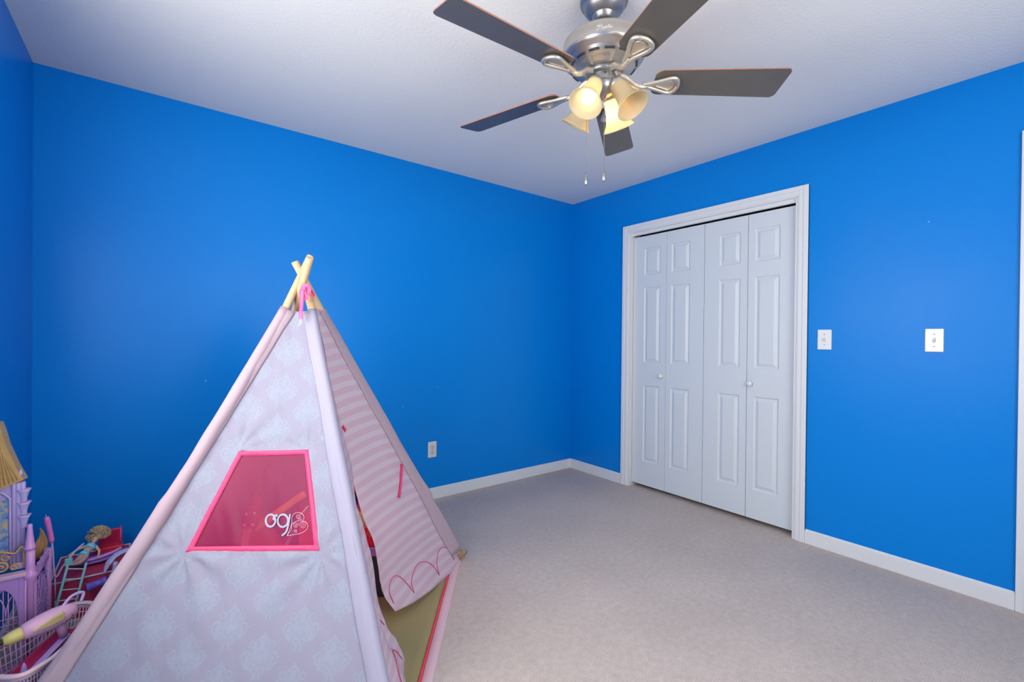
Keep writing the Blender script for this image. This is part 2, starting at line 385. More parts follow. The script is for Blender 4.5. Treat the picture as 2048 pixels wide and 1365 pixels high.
sw = MB().lathe([(.046, 2.162), (.047, 2.158), (.047, 2.132), (.0465, 2.128), (.050, 2.124), (.050, 2.118), (.045, 2.104), (.035, 2.092), (.020, 2.085), (.012, 2.082), (.010, 2.076), (.005, 2.072), (0, 2.071)], o, n=48).build('switch_housing', M_NI2, fan)
MB().lathe([(.0032, 0), (.003, .0015), (0, .002)], (FX-.030, FY-.0365, 2.148), (-.64, -.77, 0), 12).build('screw', M_SLOT, sw)
# maker's lettering on the housing, flowing script strokes
az0 = math.atan2(-FY, -FX)
strokes = [[(-.052, -.002), (-.046, -.010), (-.038, -.006), (-.030, .010), (-.024, .018), (-.028, .019), (-.033, .006), (-.036, -.004)],
           [(-.046, .009), (-.036, .013), (-.034, .006), (-.020, .007), (-.010, .018)], [(-.010, .018), (-.016, .008), (-.020, -.004), (-.014, -.005)],
           [(-.014, -.005), (-.008, .004), (-.010, -.003), (-.005, -.005), (.001, .005), (-.001, -.004), (.003, -.004), (.008, .005), (.007, -.003), (.010, .003), (.014, .005), (.014, -.004), (.018, -.003)],
           [(.027, .016), (.021, .002), (.020, -.004), (.025, -.003)], [(.019, .008), (.031, .010)],
           [(.025, -.003), (.032, .002), (.034, .006), (.030, .005), (.030, -.002), (.035, -.004), (.039, .001), (.041, .007), (.043, .004), (.041, -.002), (.046, -.001)]]
def onhouse(s_, t_):
    z = 2.240+t_*.72; rr = .1502-max(0, z-2.242)*.12; aa = az0+.02+s_*.56/.148 ; return (FX+rr*math.cos(aa), FY+rr*math.sin(aa), z)
m = MB()
for st in strokes: m.tube([onhouse(*p.xy) for p in cr([(x, y, 0) for x, y in st], 4)], .0010, 6)
m.build('maker_lettering', mat('lettering_nickel', (.85, .83, .8), .25, .6), hs)

M_IRON = nickel('blade_iron_nickel', (.66, .60, .50), .42)
def blade(deg):
    th = math.radians(deg); R = Matrix.Translation((FX, FY, 2.137)) @ Matrix.Rotation(th, 4, 'Z') @ Matrix.Rotation(math.radians(-12), 4, 'X')
    out = []
    def arc(cx, cy, rr, a0, a1, n=7): return [(cx+rr*math.cos(math.radians(a0+(a1-a0)*k/n)), cy+rr*math.sin(math.radians(a0+(a1-a0)*k/n))) for k in range(n+1)]
    poly = arc(.640, -.050, .020, -90, 0)+arc(.640, .050, .020, 0, 90)+arc(.215, .026, .032, 90, 160)+arc(.215, -.026, .032, 200, 270)
    m = MB(); m.prism(poly, 0, .0045, R, mtop=1, mside=1)
    bl = m.build('blade', [M_BL, M_BT], fan)
    # iron: curved arm then open teardrop holder with scalloped end
    m = MB(); R2 = Matrix.Translation((FX, FY, 0)) @ Matrix.Rotation(th, 4, 'Z')
    def P(x, y, z): return R2 @ Vector((x, y, z-y*.2126*min(1, max(0, (x-.1)/.08))))
    zb = 2.131
    m.tube([P(*q) for q in cr([(.055, 0, 2.163), (.085, 0, 2.152), (.115, .002, 2.130), (.140, .001, 2.122), (.172, 0, 2.126)], 5)], [.0115]*6+[.0105]*6+[.0095]*4+[.0085, .0075, .006, .004, .003], 14, flat=.85)
    half = [(.150, .004), (.170, .0095), (.192, .0165), (.215, .0255), (.236, .033), (.253, .0345), (.265, .026), (.271, .012)]
    loop = cr([P(x, y, zb-.004) for x, y in half]+[P(.273, 0, zb-.004)]+[P(x, -y, zb-.004) for x, y in half[::-1]], 4, True)
    m.tube(loop, .0074, 10, closed=True)
    # inner lip of the open teardrop
    m.tube(cr([P(.190, 0, zb-.003), P(.218, .013, zb-.003), P(.240, .020, zb-.003), P(.252, .012, zb-.003), P(.255, 0, zb-.003), P(.252, -.012, zb-.003), P(.240, -.020, zb-.003), P(.218, -.013, zb-.003)], 4, True), .0030, 8, closed=True)
    pl = [(x, y) for x, y in half]+[(x, -y) for x, y in half[::-1]]
    bot = [m.bm.verts.new(P(x, y, zb-.001)) for x, y in pl]; top = [m.bm.verts.new(P(x, y, zb+.004)) for x, y in pl]
    m.face(bot[::-1]); m.face(top)
    for k in range(len(pl)): m.face([bot[k], bot[(k+1) % len(pl)], top[(k+1) % len(pl)], top[k]])
    for x, y, dx, dy in ((.268, .020, .5, .85), (.273, .0, 1, 0), (.268, -.020, .5, -.85), (.250, .035, -.1, 1), (.250, -.035, -.1, -1)):       # facets of the scalloped end
        m.tube([P(x-dx*.008, y-dy*.008, zb-.0085), P(x, y, zb-.0100), P(x+dx*.0065, y+dy*.0065, zb-.004)], [.0014, .0020, .0014], 8)
    m.build('blade_iron', M_IRON, fan)
for dg in (-38, 34, 106, 178, 250): blade(dg)

# shades, sockets, bulbs
def shade_glass():
    m = bpy.data.materials.new('amber_frosted_glass'); m.use_nodes = True; nt = m.node_tree; p = bsdf(m)
    p.inputs['Base Color'].default_value = (.80, .70, .48, 1); p.inputs['Roughness'].default_value = .28
    tr = nt.nodes.new('ShaderNodeBsdfTranslucent'); tr.inputs[0].default_value = (.85, .74, .50, 1)
    mx = nt.nodes.new('ShaderNodeMixShader'); mx.inputs[0].default_value = .55
    nt.links.new(p.outputs[0], mx.inputs[1]); nt.links.new(tr.outputs[0], mx.inputs[2]); nt.links.new(mx.outputs[0], nt.nodes['Material Output'].inputs[0]); return m
M_SH = shade_glass()
def emis(name, col, s):
    m = bpy.data.materials.new(name); m.use_nodes = True; p = bsdf(m); p.inputs['Base Color'].default_value = (.9, .9, .9, 1)
    p.inputs['Emission Color'].default_value = (*col, 1); p.inputs['Emission Strength'].default_value = s; return m
M_LIT = emis('lit_bulb', (1.0, .88, .66), 3.5); M_LIT2 = emis('lit_bulb_far', (1.0, .76, .44), 75)
M_UNLIT = mat('unlit_bulb', (.85, .82, .75), .3)
def lamp(deg, lit, chain_gap=0):
    th = math.radians(deg); ax = Vector((math.cos(th)*.55, math.sin(th)*.55, -.835)).normalized()
    neck = Vector((FX+.050*math.cos(th), FY+.050*math.sin(th), 2.118))
    m = MB(); m.tube(cr([(FX+.030*math.cos(th), FY+.030*math.sin(th), 2.108), (FX+.044*math.cos(th), FY+.044*math.sin(th), 2.124), tuple(neck)], 4), .009, 12)
    m.lathe([(0, -.012), (.016, -.010), (.026, 0), (.030, .010), (.030, .020), (.027, .022)], neck, ax, 32)
    arm = m.build('lamp_socket', M_NI, fan)
    pr = [(.024, .008), (.0285, .014), (.031, .030), (.032, .050), (.034, .072), (.039, .092), (.047, .110), (.056, .123), (.0605, .128)]
    inn = [(a_-.0025, b_) for a_, b_ in pr[::-1]]
    sh = MB().lathe(pr+[(.0600, .1295)]+inn, neck, ax, 48, cap=False).build('lamp_shade', M_SH, fan)
    bp = neck+ax*.022
    if lit is None: return
    m = MB(); m.lathe([(.012, 0), (.014, .01), (.014, .022), (.016, .032), (.022, .046), (.026, .060), (.0255, .072), (.019, .086), (.010, .093), (0, .095)], bp, ax, 28)
    m.build('light_bulb', (M_LIT2 if deg == 11 else M_LIT) if lit else M_UNLIT, fan, label='glowing white bulb' if lit else None)
lamp(191, True); lamp(281, None); lamp(101, None); lamp(11, True)

def chain(name_pt, x, y, ztop, zbot):
    m = MB(); n = int((ztop-zbot)/.0052)
    for k in range(n):
        z = ztop-(k+.5)*(ztop-zbot)/n
        m.lathe([(0, -.0017), (.0014, -.0009), (.0017, 0), (.0014, .0009), (0, .0017)], (x, y, z), n=6, cap=False)
    m.tube([(x, y, ztop), (x, y, zbot)], .0006, 4)
    ch = m.build('pull_chain', mat('chain_steel', (.30, .28, .25), .4, .7), fan)
    MB().lathe([(.0015, 0), (.0035, -.002), (.006, -.006), (.0068, -.018), (.0062, -.030), (.0045, -.034), (.004, -.037), (0, -.0375)], (x, y, zbot), n=20).build('chain_fob', M_NI2, ch)
    return ch
# chains drop from the two sides of the switch housing
chain('a', FX-.049, FY+.035, 2.130, 1.795)
MB().tube([(FX-.030, FY+.030, 2.130), (FX-.049, FY+.035, 2.130)], .003, 8).build('chain_guide', M_NI2, fan)
chain('b', FX-.026, FY-.030, 2.098, 1.797)
MB().tube([(FX-.018, FY-.022, 2.100), (FX-.026, FY-.030, 2.098)], .003, 8).build('chain_guide', M_NI2, fan)

# ---------------------------------------------------------------- play teepee
P1 = Vector((1.288, 2.103, 0)); dd = (Vector((.749, 1.403, 0))-P1).normalized(); nn_ = Vector((dd.y, -dd.x, 0)); SD = 1.17
P2 = P1+dd*SD; P4 = P1+nn_*SD; P3 = P2+nn_*SD; CT = (P1+P3)/2; P2 = P2+nn_*.05; ZA = 1.42; APEX = Vector((CT.x, CT.y, ZA))
HW = SD/2; WTOP = 1.400
class Face:
    def __init__(s, A, B):
        s.O = (A+B)/2; s.e = (B-A).normalized(); s.w = (APEX-s.O); s.L = s.w.length; s.w.normalize(); s.n = s.e.cross(s.w)   # n points outwards
    def half(s, w): return HW*(1-w/s.L)
    def at(s, u_, w_, d_=0): return s.O+s.e*u_+s.w*w_-s.n*d_
FA, FB, FC, FD = Face(P3, P2), Face(P2, P1), Face(P1, P4), Face(P4, P3)
tent = empty('play_teepee', (CT.x, CT.y, 0), 'pale pink fabric play teepee with striped door flaps and a clear pink window', 'play tent')
def fabric(m, trans=.25, tcol=(.9, .75, .82)):
    nt = m.node_tree; p = bsdf(m); tr = nt.nodes.new('ShaderNodeBsdfTranslucent'); tr.inputs[0].default_value = (*tcol, 1)
    bc = p.inputs['Base Color']
    if bc.is_linked: nt.links.new(bc.links[0].from_socket, tr.inputs[0])
    else: tr.inputs[0].default_value = bc.default_value
    mx = nt.nodes.new('ShaderNodeMixShader'); mx.inputs[0].default_value = trans
    nt.links.new(p.outputs[0], mx.inputs[1]); nt.links.new(tr.outputs[0], mx.inputs[2]); nt.links.new(mx.outputs[0], nt.nodes['Material Output'].inputs[0]); return m
def math_(nt, op, a_, b_=None, c_=None):
    n = nt.nodes.new('ShaderNodeMath'); n.operation = op
    for i, q in enumerate((a_, b_, c_)):
        if q is None: continue
        if isinstance(q, (int, float)): n.inputs[i].default_value = q
        else: nt.links.new(q, n.inputs[i])
    return n.outputs[0]
def motif_group():
    g = bpy.data.node_groups.new('damask_motif', 'ShaderNodeTree')
    g.interface.new_socket('U', in_out='INPUT', socket_type='NodeSocketFloat'); g.interface.new_socket('V', in_out='INPUT', socket_type='NodeSocketFloat')
    g.interface.new_socket('Fill', in_out='OUTPUT', socket_type='NodeSocketFloat')
    gi = g.nodes.new('NodeGroupInput'); go = g.nodes.new('NodeGroupOutput')
    au = math_(g, 'ABSOLUTE', gi.outputs[0])
    cx = g.nodes.new('ShaderNodeCombineXYZ'); g.links.new(au, cx.inputs[0]); g.links.new(gi.outputs[1], cx.inputs[1])
    tot = None
    # (u, v, ru, rv, ring?) in metres: petals, scrolls and drops of one damask figure
    for ux, vy, ru, rv, ring in ((0, .000, .010, .017, 0), (.017, .006, .013, .012, 0), (.043, .002, .013, .020, 1), (.040, .000, .005, .009, 0), (.022, -.020, .012, .011, 1),
        (.036, -.021, .009, .008, 0), (.010, -.030, .010, .011, 1), (0, .034, .008, .018, 0), (.013, .034, .009, .019, 1), (.031, .036, .010, .011, 1), (0, .060, .005, .010, 0), (.008, .055, .005, .004, 0),
        (.007, -.046, .0035, .009, 0), (.060, .006, .004, .003, 0), (.014, -.053, .004, .004, 1)):
        sb = g.nodes.new('ShaderNodeVectorMath'); sb.operation = 'SUBTRACT'; g.links.new(cx.outputs[0], sb.inputs[0]); sb.inputs[1].default_value = (ux, vy, 0)
        mu = g.nodes.new('ShaderNodeVectorMath'); mu.operation = 'MULTIPLY'; g.links.new(sb.outputs[0], mu.inputs[0]); mu.inputs[1].default_value = (1/ru, 1/rv, 0)
        ln = g.nodes.new('ShaderNodeVectorMath'); ln.operation = 'LENGTH'; g.links.new(mu.outputs[0], ln.inputs[0])
        dv = ln.outputs['Value']
        if ring: dv = math_(g, 'ADD', math_(g, 'MULTIPLY', math_(g, 'ABSOLUTE', math_(g, 'SUBTRACT', dv, .8)), 2.6), .45)
        mr = g.nodes.new('ShaderNodeMapRange'); mr.interpolation_type = 'SMOOTHSTEP'; mr.inputs[1].default_value = .75; mr.inputs[2].default_value = 1.1
        mr.inputs[3].default_value = 1; mr.inputs[4].default_value = 0; g.links.new(dv, mr.inputs[0])
        q = mr.outputs[0]
        tot = q if tot is None else math_(g, 'MAXIMUM', tot, q)
    # soft body of the figure, so petals read as darker and lighter parts of one shape
    sb = g.nodes.new('ShaderNodeVectorMath'); sb.operation = 'MULTIPLY'; g.links.new(cx.outputs[0], sb.inputs[0]); sb.inputs[1].default_value = (1/.052, 1/.052, 0)
    ln = g.nodes.new('ShaderNodeVectorMath'); ln.operation = 'LENGTH'; g.links.new(sb.outputs[0], ln.inputs[0])
    mr = g.nodes.new('ShaderNodeMapRange'); mr.interpolation_type = 'SMOOTHSTEP'; mr.inputs[1].default_value = .55; mr.inputs[2].default_value = 1.0; mr.inputs[3].default_value = .45; mr.inputs[4].default_value = 0
    g.links.new(ln.outputs['Value'], mr.inputs[0])
    tot = math_(g, 'MAXIMUM', tot, mr.outputs[0])
    g.links.new(tot, go.inputs[0]); return g
def damask(name, base_c, motif_c):
    m = mat(name, base_c, .85, 0, .2, bump=.12, bs=900, dist=.0008); nt = m.node_tree; p = bsdf(m); g = motif_group()
    uv = nt.nodes.new('ShaderNodeUVMap'); uv.uv_map = 'UVMap'; sp = nt.nodes.new('ShaderNodeSeparateXYZ'); nt.links.new(uv.outputs[0], sp.inputs[0])
    outs = []
    for du, dv in ((.004+.5*.224, -.306+.5*.153), (.004, -.306)):
        uu = math_(nt, 'WRAP', math_(nt, 'ADD', sp.outputs[0], du), .112, -.112); vv = math_(nt, 'WRAP', math_(nt, 'ADD', sp.outputs[1], dv), .0765, -.0765)
        gn = nt.nodes.new('ShaderNodeGroup'); gn.node_tree = g; nt.links.new(uu, gn.inputs[0]); nt.links.new(vv, gn.inputs[1]); outs.append(gn.outputs[0])
    t = math_(nt, 'MAXIMUM', *outs)
    mx = nt.nodes.new('ShaderNodeMix'); mx.data_type = 'RGBA'; mx.inputs[6].default_value = (*base_c, 1); mx.inputs[7].default_value = (*motif_c, 1)
    nt.links.new(t, mx.inputs[0]); nt.links.new(mx.outputs[2], p.inputs['Base Color']); return fabric(m, .36)
def striped(name, ca, cb):
    m = mat(name, ca, .85, 0, .2, bump=.12, bs=900, dist=.0008); nt = m.node_tree; p = bsdf(m)
    uv = nt.nodes.new('ShaderNodeUVMap'); uv.uv_map = 'UVMap'; sp = nt.nodes.new('ShaderNodeSeparateXYZ'); nt.links.new(uv.outputs[0], sp.inputs[0])
    fr = math_(nt, 'FRACT', math_(nt, 'DIVIDE', sp.outputs[1], .047)); t = math_(nt, 'ABSOLUTE', math_(nt, 'SUBTRACT', fr, .5))
    mr = nt.nodes.new('ShaderNodeMapRange'); mr.inputs[1].default_value = .245; mr.inputs[2].default_value = .295; nt.links.new(t, mr.inputs[0])
    mx = nt.nodes.new('ShaderNodeMix'); mx.data_type = 'RGBA'; mx.inputs[6].default_value = (*ca, 1); mx.inputs[7].default_value = (*cb, 1)
    nt.links.new(mr.outputs[0], mx.inputs[0]); nt.links.new(mx.outputs[2], p.inputs['Base Color']); return fabric(m, .38)
M_DAM = damask('damask_fabric', (.425, .405, .51), (.435, .462, .555))
M_STR = striped('striped_fabric', (.80, .60, .69), (.83, .71, .77))
M_SLV = fabric(mat('pink_sleeve_fabric', (.52, .39, .44), .85, 0, .2, bump=.3, bs=30, dist=.003), .15)
M_SLV2 = fabric(mat('pale_sleeve_fabric', (.41, .385, .49), .85, 0, .2, bump=.3, bs=30, dist=.003), .15)
M_BIND = mat('hot_pink_binding', (1.0, .055, .17), .55, 0, .4)
M_CORD = mat('raspberry_cord', (.72, .05, .17), .6)
M_WOOD = mat('pine_dowel', (.80, .58, .36), .5, 0, .3)
nt = M_WOOD.node_tree; tc = nt.nodes.new('ShaderNodeTexCoord'); mp = nt.nodes.new('ShaderNodeMapping'); mp.inputs['Scale'].default_value = (60, 60, 4)
wn = nt.nodes.new('ShaderNodeTexNoise'); wn.inputs['Scale'].default_value = 1.5; nt.links.new(tc.outputs['Object'], mp.inputs[0]); nt.links.new(mp.outputs[0], wn.inputs['Vector'])
wx = nt.nodes.new('ShaderNodeMix'); wx.data_type = 'RGBA'; wx.inputs[6].default_value = (.72, .52, .31, 1); wx.inputs[7].default_value = (.58, .38, .20, 1)
nt.links.new(wn.outputs[0], wx.inputs[0]); nt.links.new(wx.outputs[2], bsdf(M_WOOD).inputs['Base Color'])

# poles: foot, then the point they pass near the lashing
right = Vector((.792, -.610, 0)); away = Vector((.610, .792, 0))
def loc(rt, aw, z): return Vector((CT.x, CT.y, 0))+right*rt+away*aw+Vector((0, 0, z))
POLES = {}
def bow(key, t): return right*(.024*math.sin(PI*t) if key == 'P3' else 0)     # the left pole is slightly bent
for key, F, mid, top in (('P1', P1, loc(.038, .066, 1.30), loc(-.044, .0, 1.497)), ('P2', P2, loc(.042, -.035, 1.30), loc(-.048, .075, 1.480)),
                         ('P3', P3, loc(-.056, -.050, 1.30), loc(.008, .030, 1.525)), ('P4', P4, loc(-.050, .022, 1.30), loc(.052, -.076, 1.500))):
    A = Vector((F.x, F.y, .004)); POLES[key] = (A, mid, top)
    pts = [A, A.lerp(mid, .03)]+[A.lerp(mid, t)+bow(key, t) for t in (.25, .45, .65, .85)]+[mid, mid.lerp(top, .15), mid.lerp(top, .6), mid.lerp(top, .985), top]
    m = MB(); m.tube(pts, [.0125]+[.0145]*9+[.0130], 20); m.build('pole', M_WOOD, tent)
c0 = Vector((CT.x, CT.y, ZA))

def nz(p, s_=1.0): return noise.noise(Vector(p)*s_)
def panel_d(F, u_, w_, seed, sag=.035):
    """inward sag plus creases of a stretched panel"""
    h = max(F.half(w_), .02); s_ = max(-1, min(1, u_/h)); e_ = 1-s_*s_
    vs = math.sin(PI*min(1, max(0, w_/1.42)))
    d_ = sag*e_*(.35+.65*vs)
    d_ += e_*(.006*nz((u_*5+seed, w_*2.2, seed))+.0035*nz((u_*16+w_*3, w_*5, seed+5))+.0025*nz((u_*34+w_*12+seed, w_*8, seed)))
    # pull folds radiating from the corners of the sewn panel
    for cu, cw, am in ((-.21, .52, .012), (.24, .52, .010), (-.113, .86, .006), (.135, .86, .006)):
        if seed != 1: break
        x_, y_ = u_-cu, w_-cw; rr = math.hypot(x_, y_)
        if .0 < rr < .30 and not (-.2 < u_ < .22 and .53 < w_ < .85): d_ += am*math.sin(math.atan2(y_, x_)*9+rr*6)*math.exp(-rr*6)*min(1, rr*25)*e_
    return d_
WIN = ((-.113, .851), (.135, .859), (.236, .531), (-.204, .522))      # TL TR BR BL in panel coordinates
def in_win(u_, w_, g=0.0):
    if not (.526+g < w_ < .855-g): return False
    t = (w_-.526)/(.855-.526); return -.204+t*.091+g < u_ < .236-t*.101-g
def tent_panel(name, F, mt, seed, hole=False, sag=.03, w0=0.004):
    m = MB(); ns, nw = (110, 130) if seed == 1 else (24, 30); G = []
    for j in range(nw+1):
        w_ = w0+(WTOP-w0)*j/nw; h = F.half(w_)-.004
        G.append([(( -h+2*h*i/ns), w_) for i in range(ns+1)])
    V = [[m.bm.verts.new(F.at(a_, b_, panel_d(F, a_, b_, seed, sag))) for a_, b_ in row] for row in G]
    for j in range(nw):
        for i in range(ns):
            q = [(j, i), (j, i+1), (j+1, i+1), (j+1, i)]; cu = sum(G[x][y][0] for x, y in q)/4; cw = sum(G[x][y][1] for x, y in q)/4
            if hole and in_win(cu, cw, .006): continue
            f = m.face([V[x][y] for x, y in q], True)
            for l, (x, y) in zip(f.loops, q): l[m.uv].uv = G[x][y]
    o = m.build(name, mt, tent, keep=True)
    md = o.modifiers.new('cloth_thickness', 'SOLIDIFY'); md.thickness = .0012; md.offset = 0
    return o
front = tent_panel('window_panel', FA, M_DAM, 1, True)
front['label'] = 'lavender damask panel with window'
tent_panel('back_panel', FC, M_DAM, 2); tent_panel('back_panel', FD, M_SLV, 3)

# clear pink window: film, binding, printed logo
def onA(u_, w_, lift=0.0): return FA.at(u_, w_, panel_d(FA, u_, w_, 1, .03)-lift)
film = bpy.data.materials.new('pink_clear_film'); film.use_nodes = True; nt = film.node_tree; p = bsdf(film)
p.inputs['Base Color'].default_value = (.92, .08, .27, 1); p.inputs['Roughness'].default_value = .25; p.inputs['Specular IOR Level'].default_value = .35
tr = nt.nodes.new('ShaderNodeBsdfTransparent'); tr.inputs[0].default_value = (1.0, .60, .72, 1)
mx = nt.nodes.new('ShaderNodeMixShader'); mx.inputs[0].default_value = .78
nt.links.new(p.outputs[0], mx.inputs[1]); nt.links.new(tr.outputs[0], mx.inputs[2]); nt.links.new(mx.outputs[0], nt.nodes['Material Output'].inputs[0])
m = MB()
def winpt(s_, t_):
    a_ = Vector(WIN[3]).lerp(Vector(WIN[0]), t_); b_ = Vector(WIN[2]).lerp(Vector(WIN[1]), t_); return a_.lerp(b_, s_)
m.grid(lambda s_, t_: onA(*winpt(s_, t_), -.002), span(.015, .985, 30), span(.015, .985, 30)); wf = m.build('clear_window', film, tent, label='see-through pink window film', keep=True)
m = MB()
cs = [WIN[0], WIN[1], WIN[2], WIN[3]]; cen = Vector((.03, .69))
def inset(k, d_):
    a_, b_, c_ = Vector(cs[k-1]), Vector(cs[k]), Vector(cs[(k+1) % 4]); e1 = (b_-a_).normalized(); e2 = (c_-b_).normalized()
    n1 = Vector((e1.y, -e1.x)); n2 = Vector((e2.y, -e2.x)); return b_+(n1+n2)*(d_/(1+n1.dot(n2)))
BW = .0165
for k in range(4):
    A0, A1 = Vector(cs[k]), Vector(cs[(k+1) % 4]); B0, B1 = inset(k, BW), inset((k+1) % 4, BW); N = 40
    rows = []
    for q, lift in ((0, .001), (.12, .0045), (.5, .0055), (.88, .0045), (1, .001)):
        rows.append([m.bm.verts.new(onA(*A0.lerp(A1, i/N).lerp(B0.lerp(B1, i/N), q), lift+.0006*math.sin(i*1.9))) for i in range(N+1)])
    for ra, rb in zip(rows, rows[1:]):
        for i in range(N): m.face([ra[i], ra[i+1], rb[i+1], rb[i]], True)
m.build('window_binding', M_BIND, tent, label='hot pink window binding')
M_LOGO = mat('white_print', (.30, .30, .39), .5); M_LOGO2 = mat('pink_print', (.58, .27, .35), .5)
letters =[
[ (0.0818,0.6220),(0.0823,0.6183),(0.0821,0.6146),(0.0813,0.6113),(0.0799,0.6083),(0.0779,0.6059),(0.0754,0.6040),(0.0726,0.6029),(0.0695,0.6024),(0.0662,0.6027),(0.0629,0.6037),(0.0597,0.6054),(0.0568,0.6077),(0.0541,0.6106),(0.0519,0.6139),(0.0502,0.6175),(0.0491,0.6212),(0.0486,0.6250),(0.0487,0.6287),(0.0495,0.6321),(0.0509,0.6351),(0.0529,0.6375),(0.0554,0.6394),(0.0582,0.6406),(0.0614,0.6410),(0.0647,0.6408),(0.0680,0.6397),(0.0712,0.6380),(0.0742,0.6356),(0.0769,0.6327),(0.0791,0.6294),(0.0808,0.6258),(0.0818,0.6220) ],
[ (0.0859,0.6392),(0.0845,0.6387),(0.0831,0.6383),(0.0816,0.6378),(0.0803,0.6373),(0.0790,0.6367),(0.0780,0.6358),(0.0770,0.6347),(0.0762,0.6333),(0.0755,0.6317),(0.0749,0.6302),(0.0747,0.6288),(0.0748,0.6278),(0.0754,0.6271),(0.0764,0.6266),(0.0777,0.6263),(0.0791,0.6261),(0.0805,0.6258),(0.0818,0.6255) ],
[ (0.1262,0.6219),(0.1266,0.6180),(0.1263,0.6143),(0.1253,0.6109),(0.1237,0.6079),(0.1215,0.6054),(0.1188,0.6035),(0.1157,0.6024),(0.1123,0.6019),(0.1088,0.6022),(0.1052,0.6032),(0.1018,0.6049),(0.0987,0.6073),(0.0959,0.6102),(0.0935,0.6135),(0.0918,0.6172),(0.0906,0.6210),(0.0902,0.6248),(0.0905,0.6285),(0.0914,0.6320),(0.0930,0.6350),(0.0952,0.6376),(0.0979,0.6395),(0.1011,0.6407),(0.1045,0.6412),(0.1080,0.6409),(0.1116,0.6398),(0.1150,0.6381),(0.1182,0.6357),(0.1210,0.6327),(0.1233,0.6294),(0.1251,0.6257),(0.1262,0.6219) ],
[ (0.1292,0.6427),(0.1293,0.6391),(0.1294,0.6356),(0.1296,0.6320),(0.1297,0.6284),(0.1298,0.6248),(0.1299,0.6212),(0.1300,0.6174),(0.1301,0.6135),(0.1302,0.6096),(0.1302,0.6058),(0.1301,0.6023),(0.1300,0.5990),(0.1297,0.5962),(0.1294,0.5936),(0.1291,0.5912),(0.1286,0.5890),(0.1278,0.5869),(0.1268,0.5848),(0.1253,0.5829),(0.1235,0.5811),(0.1215,0.5794),(0.1194,0.5778),(0.1173,0.5761),(0.1153,0.5744) ],
]
